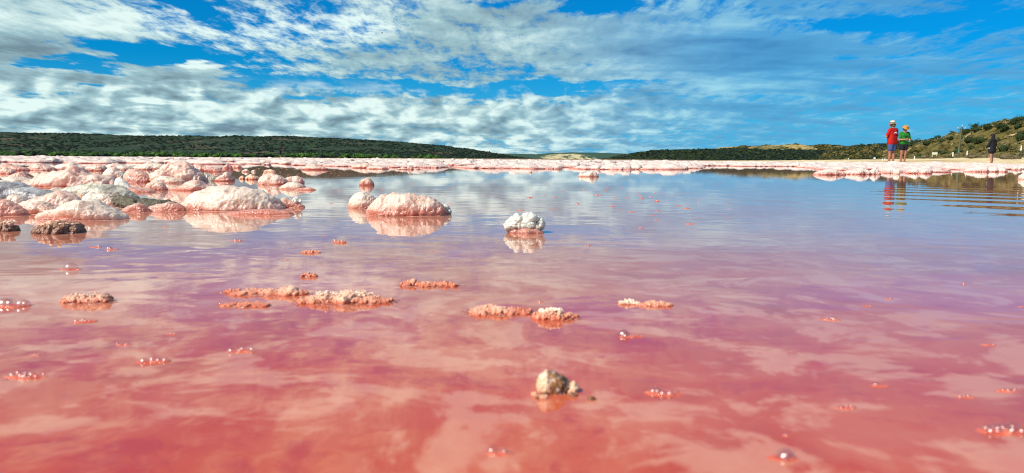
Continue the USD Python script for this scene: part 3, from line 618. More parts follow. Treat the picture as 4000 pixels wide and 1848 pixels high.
def crystals(w, dep, h, seed, n=50, prof=None, facet=True, big=(0.10, 0.22)):    # a cluster of blocky translucent lumps filling a skyline
    r = np.random.default_rng(seed); pu, ph = np.array(sorted(prof or [(-1, .35), (-.5, .8), (0, 1), (.5, .9), (1, .35)])).T
    V, F, k = [], [], 0
    for _ in range(n):
        u = r.uniform(-0.92, 0.92); top = np.interp(u, pu, ph) * h; s_ = r.uniform(*big) * h * (1 if facet else 1.3)
        p = np.array([u * w / 2, r.uniform(-1, 1) * dep * (1 - u * u) ** .5 * .8, r.uniform(0.15, 1.0) ** 0.8 * (top - s_ * .6)])
        q = trimesh.creation.icosphere(1 if facet else 2).vertices; q = q * (0.75 + 0.6 * vnoise(q * 1.7 + r.uniform(0, 99), 3))[:, None] * s_ * r.uniform(.7, 1.35, 3)
        fc = trimesh.creation.icosphere(1 if facet else 2).faces; V.append(q + p); F.append(fc + k); k += len(q)
    return np.vstack(V), np.vstack(F)


def wet_film(a, b, seed, h=0.0012):             # thin uneven film of foam lying on the water
    q = trimesh.creation.icosphere(3); v = q.vertices; an = np.arctan2(v[:, 1], v[:, 0]); k = 0.72 + 0.55 * fbm(np.stack([np.cos(an) * 2.2, np.sin(an) * 2.2, 0 * an], -1) + seed * 1.3, 3, seed)
    return v * np.stack([a * k, b * k, np.full(len(v), h)], 1), q.faces


def spot(x0, x1, top, base, dep_ratio):         # a lump's outline in the photo -> base centre, width, half depth, height
    P = at((x0 + x1) / 2, base); w0 = (x1 - x0) * P[1] / F_PX; dep = w0 * dep_ratio / 2
    Yc = P[1] + dep * 0.9; Q = at_y((x0 + x1) / 2, top, Yc)
    return np.array([Q[0], Yc, 0.0]), (x1 - x0) * Yc / F_PX, dep, max(Q[2], 0.006)


def mound(x0, x1, top, base, label, mat=None, dep=0.55, prof=None, seed=None, lump=1.0, rz=0.0, lip=0.16, name='salt_mound', cat='salt mound', extra=None, detail=1.0):
    seed = seed if seed is not None else int(x0 * 7 + top * 3) % 9973
    loc, w, d, h = spot(x0, x1, top, base, dep)
    t = thing(name, label, cat, loc, rz)
    obj('foam_body', fix(mound_mesh(w, d, h, seed, prof, int(96 * detail), int(44 * detail), lump, lip)), mat or S_PINK, t, smooth=55)
    if extra: extra(t, w, d, h, seed)
    if x1 - x0 > 90 and base > 700: obj('foam_fringe', wet_film(w * .54, d * 1.22, seed, .0016), S_FRINGE, t, smooth=True, label='thin pink scum melting into the water round the foot')
    return t


def rim(t, w, d, h, seed):                      # brine-stained foot that shows under the white lip
    o = obj('stained_foot', fix(mound_mesh(w * .95, d * 1.02, h * .26, seed + 1, [(-1, .5), (-.5, 1), (.4, 1), (1, .5)], 40, 18, 0.5)), S_STAIN, t, smooth=55, label='red-brown brine-stained underside')


def cap(frac=(.2, .9), mat=None, hh=.35):
    def f(t, w, d, h, seed):
        r = np.random.default_rng(seed); v, fc = crystals(w * (frac[1] - frac[0]) / 2, d * .6, h * hh, seed + 2, 26)
        v = v + [w * (frac[0] + frac[1] - 1) / 2, -d * .15, h * (1 - hh) * .9]
        obj('crystal_crust', (v, fc), mat or S_WHITE, t, smooth=25)
    return f


# --- the left-hand cluster, front to back
mound(152, 482, 785, 862, 'front salt mound of the left cluster, white lip overhanging a dark red foot', S_PALE, .62, [(-1, .25), (-.75, .4), (-.45, .55), (-.1, 1), (.18, 1.0), (.45, .62), (.75, .42), (1, .22)], 11, .8, extra=rim, lip=.42, detail=1.3)
mound(-60, 98, 786, 845, 'pink mound cut off by the left edge, in front of the white knob', S_ROSE, .6, [(-1, .6), (0, 1), (.6, .6), (1, .1)], 12, .9)
mound(60, 330, 750, 832, 'long pink ridge running behind the front mound of the left cluster', S_PINK, .5, [(-1, .25), (-.5, .55), (0, .8), (.35, 1), (.7, .75), (1, .3)], 13, .9)
mound(25, 108, 760, 803, 'smooth white knob near the left edge on top of pink foam', S_PALE, .8, [(-1, .7), (-.4, 1), (.3, .85), (1, .3)], 14, .6)
mound(-40, 222, 716, 778, 'flat grey salt slab with white patches at the left edge', S_GREY, .7, [(-1, 1), (-.3, .95), (.3, .6), (.75, .35), (1, .2)], 15, .8)
mound(318, 486, 753, 814, 'rounded pale mound with brown stains just behind the front mound', S_PALE, .6, [(-1, .6), (-.5, 1), (.1, .95), (.6, .6), (1, .2)], 16, .8)
mound(222, 528, 721, 776, 'long cream-grey crusted mound in the middle of the left cluster', S_CREAM, .45, [(-1, .45), (-.5, .8), (-.05, 1), (.4, .85), (.8, .5), (1, .25)], 17, 1.0)
mound(404, 712, 772, 815, 'dark olive-brown bank of rotting weed among the left salt mounds', S_WEED, .4, [(-1, .95), (-.6, 1), (-.2, .75), (.2, .55), (.6, .5), (1, .25)], 18, 1.6, name='weed_bank', cat='weed')
mound(719, 752, 777, 798, 'small dark weed-covered lump just right of the weed bank', S_WEED, .7, None, 19, 1.2, name='weed_lump', cat='weed')
mound(445, 512, 693, 748, 'upright pure white salt slab behind the weed bank', S_WHITE, .6, [(-1, .7), (-.5, 1), (0, .9), (.5, .55), (1, .3)], 20, .5)
mound(120, 446, 655, 733, 'largest pale pink hill of foam at the back of the left cluster', S_PINK, .5, [(-1, .4), (-.6, .6), (-.2, .72), (.1, 1), (.3, .8), (.65, .62), (1, .25)], 21, 1.0, detail=1.2)
mound(486, 584, 663, 713, 'round salmon-pink boulder of salt right of the white slab', S_ROSE, .8, [(-1, .75), (-.6, 1), (0, .95), (.6, .75), (1, .45)], 22, .8)
mound(28, 122, 673, 708, 'low pink mound near the left edge behind the grey slab', S_ROSE, .6, None, 23)
mound(-30, 60, 704, 735, 'whitish low mound at the left edge behind the grey slab', S_PALE, .6, None, 24)
mound(-20, 110, 641, 667, 'back-row pink mound at the far left edge', S_ROSE, .5, None, 25)
mound(100, 215, 640, 666, 'back-row pink mound, second from the left edge', S_PINK, .5, None, 26)
mound(205, 335, 636, 664, 'back-row whitish mound, third from the left edge', S_PALE, .5, None, 27)
mound(325, 420, 644, 668, 'back-row low pink mound, fourth from the left edge', S_PINK, .5, None, 28)
mound(410, 520, 640, 666, 'back-row pale mound left of the pointed one', S_PALE, .5, None, 29)
mound(512, 655, 633, 664, 'back-row pale mound with a pointed tip above a brown foot', S_PALE, .5, [(-1, .3), (-.3, .6), (.05, 1), (.25, .75), (.7, .6), (1, .25)], 30, extra=rim)
mound(578, 802, 638, 714, 'tall cream and pink heap with dark red hollow at its right foot', S_PINK, .6, [(-1, .2), (-.55, .5), (-.2, .95), (.1, 1), (.35, .9), (.65, .55), (1, .1)], 31, 1.1, extra=rim, detail=1.2)
mound(748, 872, 641, 672, 'rounded pink foam lump touching the right of the tall heap', S_ROSE, .6, [(-1, .8), (-.6, 1), (-.2, .7), (.3, .5), (1, .15)], 32)
mound(568, 652, 706, 743, 'small glistening pink mound in the calm pool left of the tailed one', S_PINK, .6, [(-1, .4), (-.3, .9), (0, 1), (.4, .9), (1, .2)], 33)
mound(668, 882, 709, 745, 'pink mound with a long thin tail in the pool behind the biggest mound', S_PINK, .5, [(-1, .15), (-.5, .5), (-.25, .95), (.05, 1), (.3, .5), (.5, .3), (1, .12)], 34)
mound(570, 722, 787, 827, 'low pink crust with blocky white crystals left of the biggest mound', S_ROSE, .4, [(-1, .3), (-.3, .7), (.2, .9), (.6, .8), (1, .5)], 35, .8, extra=cap((.25, .95), S_WHITE, .5))
mound(700, 1100, 732, 824, 'biggest salt mound, cream-topped with a rust-red shelf at its foot', S_PALE, .62, [(-1, .1), (-.8, .28), (-.62, .68), (-.45, .92), (-.1, 1), (.1, .9), (.3, .88), (.6, .7), (.82, .5), (.95, .28), (1, .1)], 36, .85, extra=rim, lip=.12, detail=1.5)
mound(1088, 1188, 766, 812, 'translucent wing of salt sticking out right of the biggest mound', S_PINK, .45, [(-1, .7), (-.5, .9), (0, .6), (.5, .5), (1, .1)], 37, .8, extra=cap((.3, 1.1), S_WHITE, .6))
mound(880, 1150, 812, 840, 'flat pink foam shelf floating in front of the biggest mound', S_ROSE, .3, [(-1, .2), (-.4, .6), (.2, .8), (1, .4)], 38, .7)
mound(1012, 1122, 681, 722, 'tall pink lump of the three-lump group in the calm water', S_PINK, .7, [(-1, .5), (-.5, .95), (0, 1), (.5, .85), (1, .4)], 39, .8)
mound(1108, 1187, 688, 720, 'flatter pink lump at the back right of the three-lump group', S_PINK, .6, [(-1, .6), (-.2, .9), (.4, 1), (1, .6)], 40, .8)
mound(1094, 1192, 710, 740, 'pale rounded front lump of the three-lump group', S_PALE, .7, [(-1, .2), (-.4, .7), (.1, 1), (.5, .85), (1, .3)], 41, .8)
mound(1150, 1235, 732, 743, 'thin pink tail of foam right of the three-lump group', S_ROSE, .3, None, 42, .6)
mound(843, 912, 672, 708, 'pale lump with a broken crystal spike, left of the orange crumbs', S_PINK, .6, [(-1, .3), (-.3, .6), (.2, .95), (.4, 1), (.55, .5), (1, .35)], 43, extra=cap((.45, .8), S_WHITE, .6))
mound(778, 850, 674, 707, 'grey-pink lump right of the tall heap', S_CREAM, .6, None, 44)
mound(870, 908, 640, 664, 'round pink lump standing in the dark water right of the back row', S_ROSE, .8, None, 45)
mound(905, 945, 643, 657, 'low pink lump beside the round one in the dark water', S_ROSE, .6, None, 46)
mound(934, 958, 687, 700, 'small orange lump, leftmost of the orange crumbs in the dark water', S_CRUMB, .8, None, 47)
mound(958, 1012, 682, 702, 'spiky orange-pink lump in the dark water', S_CRUMB, .6, None, 48)
mound(1024, 1045, 674, 693, 'small brown-orange lump touching the three-lump group', S_CRUMB, .8, None, 49)
mound(945, 975, 661, 672, 'tiny pale lump in the dark water below the back row', S_PALE, .6, None, 50)
mound(980, 1000, 663, 672, 'second tiny pale lump in the dark water', S_PALE, .6, None, 51)
mound(1030, 1075, 662, 672, 'low crumbly lump in the dark water above the three-lump group', S_CRUMB, .5, None, 52)
mound(1178, 1278, 644, 664, 'flat-topped pink lump alone in the dark water under the left hill', S_PINK, .5, [(-1, .3), (-.4, .9), (.1, 1), (.5, .6), (.9, .4), (1, .5)], 53)
# --- centre
mound(1362, 1476, 754, 814, 'pale rounded lump at the left end of the centre salt block', S_PALE, .8, [(-1, .45), (-.4, .95), (.05, 1), (.5, .8), (1, .45)], 60, .75, detail=1.2)
mound(1438, 1742, 760, 844, 'long pink block of salt foam in the centre with a foam rim at the water', S_PINK, .55, [(-1, .55), (-.85, .8), (-.65, .92), (-.5, .82), (-.35, .97), (-.1, .95), (.08, 1), (.3, .96), (.6, .85), (.82, .6), (1, .35)], 61, .8, extra=rim, detail=1.5)
loc, w, d, h = spot(1700, 1758, 795, 838, .5); t = thing('salt_crystal', 'glassy spiky crystal cluster at the right end of the centre salt block', 'salt crystal', loc)
obj('crystal_cluster', crystals(w, d, h, 4, 40), S_WHITE, t, smooth=25)
mound(1405, 1458, 694, 725, 'small pink lump alone in open water behind the centre block', S_PINK, .8, [(-1, .55), (-.3, .8), (.0, 1), (.4, .85), (1, .4)], 62, .9)
mound(2262, 2337, 667, 691, 'solitary duck-shaped pale lump in the far open water', S_PALE, .6, [(-1, .5), (-.85, .75), (-.65, .5), (-.2, .7), (.3, 1), (.7, .9), (1, .5)], 63, .5)
mound(2066, 2078, 666, 675, 'tiny white dot of salt in the far open water', S_PALE, .8, None, 64)
loc, w, d, h = spot(1976, 2140, 838, 913, .55); t = thing('salt_crystal', 'white glassy crystal cluster on a pink foot, nearest of the open water', 'salt crystal', loc)
v, f = crystals(w * .88, d * .8, h * .78, 9, 110, [(-1, .30), (-.8, .5), (-.5, .86), (-.15, .8), (.1, .95), (.3, 1), (.6, .9), (.9, .6), (1, .35)], False, (0.13, 0.26)); obj('crystal_cluster', (v + [-w * .05, 0, h * .24], f), S_WHITE, t, smooth=70)
obj('foam_foot', fix(mound_mesh(w * .82, d, h * .34, 9, [(-1, .4), (-.6, .9), (.5, .9), (1, .2)], 48, 22, .8)), S_ROSE, t, smooth=55, label='pink bubbly foot with dark red waterline')
mound(3984, 4030, 670, 702, 'white lump cut off by the right edge', S_PALE, .8, None, 66)
mound(3490, 3514, 660, 681, 'white block standing alone in front of the couple', S_PALE, .9, [(-1, .9), (-.4, 1), (.5, 1), (1, .8)], 67, .6)
for k, (x0, x1, tp, bs) in enumerate([(3180, 3300, 660, 684), (3290, 3400, 658, 682), (3395, 3440, 657, 682), (3540, 3600, 658, 678), (3590, 3640, 660, 679), (3440, 3490, 665, 677), (3770, 3860, 650, 672), (3850, 3930, 652, 672), (3690, 3712, 658, 668), (3955, 3990, 650, 665), (1372, 1475, 638, 657), (1470, 1565, 635, 652), (1430, 1516, 645, 661), (1552, 1590, 654, 663), (1588, 1615, 647, 663), (1612, 1642, 656, 662), (1770, 1900, 645, 656), (2000, 2033, 643, 656), (2090, 2118, 646, 655)]):
    where = ['front salt lump at the right, leftmost of the front row before the couple', 'second front salt lump before the couple', 'narrow third front salt lump before the couple', 'left half of the flat lump below the woman in green', 'right half of the flat lump below the woman in green', 'low crumbled lump between the front lumps and the white block', 'broad lump in front of the hooded woman', 'broad lump just right of the hooded woman\'s feet', 'small knob of salt left of the hooded woman', 'lump near the right edge beside the dry bushes\' reflection',
             'flat pink lump in the dark water, left of the humped row', 'wide pale lump on the far dark water', 'humped pale lump in front of the wide one', 'left shoulder of the peaked lump on the dark water', 'peaked pale lump standing in the dark water', 'right tail of the peaked lump on the dark water', 'long red-footed lump on the near side of the far band', 'small round lump at the edge of the far band', 'tiny lump by the gap in the far band'][k]
    mound(x0, x1, tp, bs, where, S_BAND if k < 10 else S_PINK, .6, None, 200 + k, .9)

# --- brown rocks and grainy crusts near the camera
def crust(x0, x1, top, base, label, mat, dep, prof, seed, n=220, size=(.0025, .006), name='salt_crust_chunk', cat='crust', rz=0.0):
    loc, w, d, h = spot(x0, x1, top, base, dep); t = thing(name, label, cat, loc, rz); h *= 0.8
    obj('grainy_crust', grains(w, d, h, seed, int(n * 2.4), (size[0] * 0.42 * loc[1], size[1] * 0.42 * loc[1]), prof), mat, t, smooth=60)
    obj('wet_fringe', wet_film(w * .60, d * 1.25, seed), S_STAIN, t, smooth=True, label='thin red film of brine-soaked foam round the crust')
    return t, w, d, h


def rock(x0, x1, top, base, label, prof, seed):
    loc, w, d, h = spot(x0, x1, top, base, .75); t = thing('crusted_rock', label, 'rock', loc)
    V, F, k = [], [], 0; r = np.random.default_rng(seed)
    for j in range(7):
        u = -0.7 + 1.4 * j / 6; q = np.interp(u, *np.array(prof).T) * r.uniform(.85, 1.05)
        m = fix(mound_mesh(w * r.uniform(.34, .5), d * r.uniform(.7, 1), h * q, seed + j, None, 40, 22, 1.9, .12)); V.append(m.vertices + [u * w * .42, r.uniform(-.25, .15) * d, 0]); F.append(m.faces + k); k += len(m.vertices)
    obj('rock_body', (np.vstack(V), np.vstack(F)), S_BROWN, t, smooth=60)
    v, f = grains(w * .75, d * .7, h * .25, seed + 9, 150, (.003, .008)); obj('crystal_crust', (v + [0, -d * .05, h * .76], f), S_CRUMB, t, smooth=40)
    obj('wet_fringe', wet_film(w * .56, d * 1.15, seed), S_STAIN, t, smooth=True)


rock(146, 314, 866, 914, 'brown crusted rock with pale crystals in front of the left mounds', [(-1, .6), (-.5, .9), (0, 1), (.4, .95), (.8, .75), (1, .5)], 71)
rock(-20, 62, 866, 905, 'brown-pink crusted rock at the left edge', [(-1, .9), (0, 1), (.6, .8), (1, .4)], 83)
for (x0, x1, tp, bs, mt, lb) in [(230, 420, 690, 728, S_PINK, 'low pink saddle of foam in front of the largest back hill'), (0, 150, 690, 722, S_PALE, 'whitish saddle of foam behind the grey slab'), (400, 500, 655, 700, S_PALE, 'pale hump between the largest back hill and the salmon-pink boulder'), (455, 600, 730, 752, S_PINK, 'thin pink ledge reaching right from under the white slab'), (150, 300, 735, 770, S_PALE, 'pale hump between the grey slab and the cream-grey mound'), (480, 580, 795, 830, S_ROSE, 'low pink ledge joining the front mound to the crystal crust'), (100, 240, 790, 838, S_PINK, 'pink ledge at the waterline left of the front mound'), (590, 720, 690, 716, S_PALE, 'pale foot of foam under the tall heap'), (560, 640, 676, 706, S_PALE, 'pale hump between the salmon-pink boulder and the tall heap'), (0, 60, 655, 680, S_PINK, 'pink hump behind the low mound at the left edge'), (240, 330, 650, 690, S_PALE, 'pale hump on the left shoulder of the largest back hill')]:
    mound(x0, x1, tp, bs, lb, mt, .6)
t, w, d, h = crust(244, 424, 1134, 1188, 'lumpy orange-pink crust with white crystals, nearest on the left', S_CRUMB, .5, [(-1, .5), (-.7, .95), (-.3, .9), (0, 1), (.4, .8), (.7, .85), (1, .3)], 73, 260, (.005, .013))
v, f = crystals(w * .7, d * .5, h * .3, 6, 26); obj('crystal_crust', (v + [w * .05, -d * .1, h * .68], f), S_CAP, t, smooth=25)
crust(891, 1197, 1110, 1154, 'long red-orange grainy crust, left one of the two large floating crusts', S_CRUMB, .35, [(-1, .12), (-.6, .38), (-.2, .5), (.2, .7), (.6, 1), (.85, .8), (1, .2)], 74, 420, (.004, .010))
t, w, d, h = crust(1180, 1520, 1122, 1188, 'largest grainy crust, white-capped, in the centre left foreground', S_CRUMB, .45, [(-1, .15), (-.7, .6), (-.45, .9), (-.2, .7), (-.05, 1), (.25, .85), (.55, .8), (.75, .55), (1, .15)], 75, 520, (.004, .011))
v, f = crystals(w * .75, d * .5, h * .42, 8, 70, [(-1, .5), (-.6, 1), (-.25, .6), (-.05, 1), (.4, .8), (.7, .9), (1, .3)], True, (.12, .26)); obj('crystal_crust', (v + [0, -d * .1, h * .55], f), S_CAP, t, smooth=30)
crust(1565, 1790, 1084, 1122, 'low grainy crust with a white corner, behind the largest crust', S_CRUMB, .4, [(-1, .2), (-.7, 1), (-.4, .55), (0, .5), (.5, .75), (1, .2)], 76, 300, (.004, .010))
crust(1180, 1238, 1062, 1083, 'small orange crumb behind the largest crust', S_CRUMB, .5, None, 77, 70, (.004, .009))
crust(870, 1040, 1172, 1200, 'thin half-sunk orange crumbs before the long crust', S_CRUMB, .5, [(-1, .1), (0, .5), (.6, .5), (1, .1)], 78, 120, (.003, .007))
crust(1830, 2062, 1178, 1232, 'flat pale grainy crust left of the white-topped one', S_CRUMB, .6, [(-1, .25), (-.5, .8), (-.1, 1), (.3, .7), (1, .2)], 79, 320, (.004, .010))
t, w, d, h = crust(2096, 2256, 1190, 1250, 'white-topped rust-red crust right of centre', S_CRUMB, .6, [(-1, .75), (-.6, 1), (0, .95), (.3, .7), (.7, .4), (1, .15)], 80, 220, (.005, .012))
v, f = crystals(w * .6, d * .5, h * .4, 12, 34, None, False, (.2, .34)); obj('crystal_crust', (v + [-w * .15, -d * .1, h * .6], f), S_CAP, t, smooth=60)
crust(2415, 2500, 1172, 1190, 'thin white chip of salt right of the rust-red crust', S_CAP, .5, None, 81, 50, (.003, .007))
crust(2500, 2620, 1178, 1198, 'thin orange crumbs right of the white chip', S_CRUMB, .5, None, 82, 90, (.003, .008))
crust(1185, 1245, 972, 990, 'orange crumbs afloat in front of the biggest mound', S_CRUMB, .5, None, 83, 60, (.003, .007))
crust(1310, 1350, 938, 950, 'thin red-brown crumbs behind the small bubbles', S_CRUMB, .5, None, 84, 40, (.003, .006))
# the near stone, white on the left side and brown behind
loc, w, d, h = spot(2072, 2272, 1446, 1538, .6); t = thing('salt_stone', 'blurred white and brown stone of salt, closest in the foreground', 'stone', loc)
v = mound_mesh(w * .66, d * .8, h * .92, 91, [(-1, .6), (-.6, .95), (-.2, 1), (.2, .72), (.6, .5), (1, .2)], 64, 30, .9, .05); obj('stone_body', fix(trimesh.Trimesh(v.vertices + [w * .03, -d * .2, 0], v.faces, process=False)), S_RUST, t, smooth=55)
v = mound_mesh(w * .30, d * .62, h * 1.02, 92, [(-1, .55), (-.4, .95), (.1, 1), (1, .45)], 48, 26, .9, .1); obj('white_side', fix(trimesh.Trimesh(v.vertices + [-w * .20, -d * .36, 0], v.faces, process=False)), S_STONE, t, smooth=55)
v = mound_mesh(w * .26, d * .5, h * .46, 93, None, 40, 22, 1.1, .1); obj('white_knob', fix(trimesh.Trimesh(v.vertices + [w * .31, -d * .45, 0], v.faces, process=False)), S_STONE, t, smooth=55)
for j in range(9):
    rr_ = np.random.default_rng(940 + j); m = fix(mound_mesh(w * rr_.uniform(.08, .2), d * rr_.uniform(.1, .22), h * rr_.uniform(.06, .14), 950 + j, None, 22, 12, 1.5, .1, .003)); obj('rubble', trimesh.Trimesh(m.vertices + [w * rr_.uniform(-.5, .75), -d * rr_.uniform(.7, 2.2), 0], m.faces, process=False), S_RUST if j % 3 else S_STONE, t, smooth=55)
#==PART4==
# ------------------------------------------------------------------ the far band of salt
def crust_right_z(X, Y):
    P = np.stack([X, Y, 0 * X], -1); m = np.clip(fbm(P / 1.6, 3, 51) - 0.40, -0.2, 1) * 0.20
    near = sstep((Y - 19) / 9) * sstep((X - 0.30 * Y + 1.0) / 3.0)
    return np.where(near > 0, -0.03 + (0.035 + m) * near + 0.02 * (fbm(P / 0.35, 2, 52) - .5) * near, -0.05)


def crust_far_z(X, Y):
    P = np.stack([X, Y, 0 * X], -1); m = (fbm(P * [0.40, 0.20, 1], 3, 53) - 0.46) * 0.55
    return np.clip(-0.02 + m * sstep((Y - 80) / 40) + 0.05 * sstep((Y - 110) / 60), -0.05, 0.13)


tag(obj('salt_flat', grid_mesh(np.linspace(5, 40, 150), np.linspace(19, 66, 150), crust_right_z), S_BAND, smooth=True), 'pale pink salt crust the people stand on', 'salt crust', kind='structure')
tag(obj('salt_flat', grid_mesh(np.linspace(-430, 250, 420), np.geomspace(62, 520, 130), crust_far_z), S_BAND, smooth=True), 'white line of salt crust along the far edge of the lake', 'salt crust', kind='structure')

lump_protos = []
for k in range(8):
    r_ = np.random.default_rng(300 + k); V, F, n0 = [], [], 0
    for j in range(int(r_.integers(2, 5))):
        m = fix(mound_mesh(r_.uniform(.45, 1.0), r_.uniform(.18, .32), r_.uniform(.08, .17), 310 + 7 * k + j, None, 20, 12, 1.2, 0.22, 0.02)); V.append(m.vertices + [r_.uniform(-.35, .35), r_.uniform(-.2, .2), 0]); F.append(m.faces + n0); n0 += len(m.vertices)
    lump_protos.append((np.vstack(V), np.vstack(F)))
low_x = [0, 330, 600, 900, 1200, 1380, 1560, 1900, 2100, 2480, 2700, 2720, 3000, 3200, 3300, 3640, 3660, 3770, 3950, 4000]
low_y = [634, 638, 641, 643, 647, 651, 655, 658, 660, 664, 664, 650, 651, 656, 672, 674, 656, 664, 662, 660]
R = np.random.default_rng(5); cand = []
hz = lambda px: 608.4 + 0.0073 * px
while len(cand) < 4600:
    px = R.uniform(-250, 4200); lo = np.interp(px, low_x, low_y); py = R.uniform(hz(px) + 1.6, lo)
    P = at(px, py); d = P[1]
    if d > 105: continue
    if fbm(np.array([[px / 160, np.log(d) * 5.0, 0.0]]), 3, 61)[0] < (0.44 if px > 1300 else 0.47): continue
    sz = R.uniform(0.20, 0.58) * (0.75 + d / 55); 
    cand.append((d, px, P, sz, R.integers(8), R.uniform(0, 6.28), R.uniform(.65, 1.5)))
cand.sort(key=lambda c: -c[3] / c[0])
groups = [('salt lumps of the far band on the left', 'pale pink salt lump in the crowded far band under the left hill'), ('salt lumps of the far band in the middle', 'pale pink salt lump in the far band below the distant plateau'),
          ('salt lumps of the far band on the right', 'pale pink salt lump in the far band below the dark headland'), ('salt lumps around the people on the right', 'pale salt lump in the field of lumps where the people stand')]
firsts = {}
for c in cand[:290]:
    d, px, P, sz, k, rz_, hh = c; gi = 0 if px < 1500 else 1 if px < 2450 else 2 if px < 3250 else 3
    loc = (P[0], P[1], max(0.0, float(crust_right_z(P[:1], P[1:2])[0])) * .6 if gi == 3 else 0.0); sc = (sz, sz, sz * hh * 0.8)
    if k not in firsts:
        t = thing('salt_lump', groups[gi][1], 'salt lump', loc, rz_ * .1, groups[gi][0], sc); obj('foam', lump_protos[k], S_BAND, t, smooth=55); firsts[k] = t
    else: copy_of(firsts[k], 'salt_lump', loc, (rz_ - 3.14) * .15, groups[gi][1], 'salt lump', groups[gi][0], sc)
rest = cand[290:]
pi = instancer('/World/salt_lump_field', [(m, S_BAND) for m in lump_protos], [(c[2][0], c[2][1], max(0.0, float(crust_right_z(c[2][:1], c[2][1:2])[0])) * .6 if c[1] > 3250 else 0.0) for c in rest], [c[4] for c in rest], [(c[3], c[3], c[3] * c[6] * .8) for c in rest], [(c[5] - 3.14) * .15 for c in rest])
tag(pi, 'countless small salt lumps filling the far white band', 'salt lumps', kind='stuff')

# ------------------------------------------------------------------ floating flakes and bubbles
gb = Graph(); fc_ = (gb('layer_weight', blend=0.5), 'facing'); fr = gb.m('power', fc_, 2.6)
gl = gb('glossy_bsdf', color=(.9, .86, .85), roughness=0.28); tr = gb('transparent_bsdf', color=(0.98, 0.90, 0.88))
MAT_BUB = gb.make('bubble_skin', gb('mix_closure', fac=gb.m('multiply_add', fr, 0.5, 0.10), closure1=(tr, 'BSDF'), closure2=(gl, 'BSDF')) + '.closure')
gk = Graph(); p = gk.pos(); n = gk.noise(p, 160.0, 3, 0.6)
MAT_FLAKE = gk.make('red_foam_film', gk('principled_bsdf', base_color=gk.ramp(n, [(0.35, (0.46, 0.060, 0.028)), (0.65, (0.60, 0.16, 0.09))]), roughness=0.12, ior=1.4, normal=(gk('bump', height=n, distance=0.003), 'normal')) + '.BSDF')


def film_mesh(a, b, h, seed):
    q = trimesh.creation.icosphere(3); v = q.vertices.copy(); k = 0.85 + 0.35 * vnoise(np.stack([np.arctan2(v[:, 1], v[:, 0]) * 1.2, v[:, 2], v[:, 0]], -1) + seed, seed)
    return v * np.stack([a * k, b * k, np.full(len(v), h)], 1), q.faces


def dome_mesh(r, seg=2):
    q = trimesh.creation.icosphere(seg); keep = q.triangles_center[:, 2] > -0.2; t = trimesh.Trimesh(q.vertices * r, q.faces[keep], process=False); t.remove_unreferenced_vertices(); return t.vertices, t.faces


def bubbles(name, label, cat, loc, a, b, doms, seed, rz=0.0, group=None, film_h=.10, scale=None):
    t = thing(name, label, cat, loc, rz, group, scale)
    obj('foam_film', film_mesh(a, b, a * film_h, seed), MAT_FLAKE, t, smooth=True)
    for (x, y, r_) in doms:
        v, f = dome_mesh(r_, 3 if r_ > .4 * a else 2); obj('bubble', (v + [x, y, a * film_h * .35], f), MAT_BUB, t, smooth=True)
    return t


def doms(a, b, n, seed, big=.35):
    r_ = np.random.default_rng(seed); return [(r_.uniform(-.75, .75) * a, r_.uniform(-.7, .5) * b, a * big * r_.uniform(.45, 1.1)) for _ in range(n)]


NEAR = [  # x, y, width in photo pixels, number of small bubbles, size of bubbles, label
    (278, 1052, 88, 1, .75, 'big clear bubble alone left of the grainy crusts'), (372, 966, 50, 2, .4, 'left one of two red bubbles below the crusted rock'), (438, 975, 58, 3, .5, 'right, larger one of two red bubbles below the crusted rock'),
    (42, 1196, 150, 5, .55, 'big domed bubble full of foam at the left edge'), (333, 1256, 95, 9, .22, 'orange flake beaded with tiny bubbles below the left crust'), (482, 1346, 62, 6, .25, 'small beaded flake left of centre in the lower left'),
    (945, 1372, 105, 4, .32, 'pair of shining bubbles on a flake at lower left centre'), (603, 1412, 130, 8, .26, 'long slanting flake beaded with bubbles, lower left'), (106, 1470, 160, 12, .2, 'broad flake of foam bubbles near the left edge, lower left'),
    (138, 1388, 45, 3, .3, 'faint small bubble above the broad flake of foam'), (672, 1305, 40, 3, .3, 'tiny grey bubble between the crusts and the lower flakes'), (1952, 1772, 105, 2, .42, 'two bright round bubbles close to the bottom edge'),
    (2597, 1536, 150, 6, .26, 'red flake with a knot of bubbles right of the white and brown stone'), (2468, 1314, 100, 4, .5, 'round orange bubble ball right of the rust-red crust'), (2110, 1180, 36, 2, .4, 'tiny red flake above the rust-red crust'),
    (3246, 1248, 85, 8, .2, 'red flake with a white rim of bubbles in the right foreground'), (3391, 1195, 46, 4, .25, 'small white-rimmed flake above the red one at right'), (3859, 1347, 60, 3, .25, 'plain orange flake near the right edge'),
    (3438, 1507, 75, 4, .28, 'orange flake left of the two at the right edge'), (3938, 1526, 95, 5, .28, 'orange flake with bubbles at the right edge'), (3771, 1551, 70, 4, .28, 'orange flake with a frothy top near the right edge'),
    (3303, 1592, 90, 4, .32, 'pale broken bubbles in the lower right middle'), (3912, 1682, 190, 14, .24, 'large crescent of white bubbles at the lower right'), (3058, 1790, 120, 3, .6, 'large torn bubble near the bottom edge right of centre'),
    (3765, 1110, 25, 1, .4, 'tiny orange flake far right above the foreground flakes'), (3472, 1167, 40, 3, .3, 'faint white streak of bubbles at right'), (3988, 1198, 30, 2, .3, 'small orange flake cut by the right edge'), (3070, 1703, 40, 3, .35, 'tiny bubble above the torn one'),
    (926, 941, 48, 6, .3, 'red flake with sparkling bubbles below the biggest mound'), (1699, 823, 30, 4, .35, 'small white foam flake right of the centre salt block'), (1310, 942, 30, 1, .3, 'small dark red flake below the centre salt block'), (2297, 959, 28, 2, .4, 'lone red flake right of the white crystal cluster')]
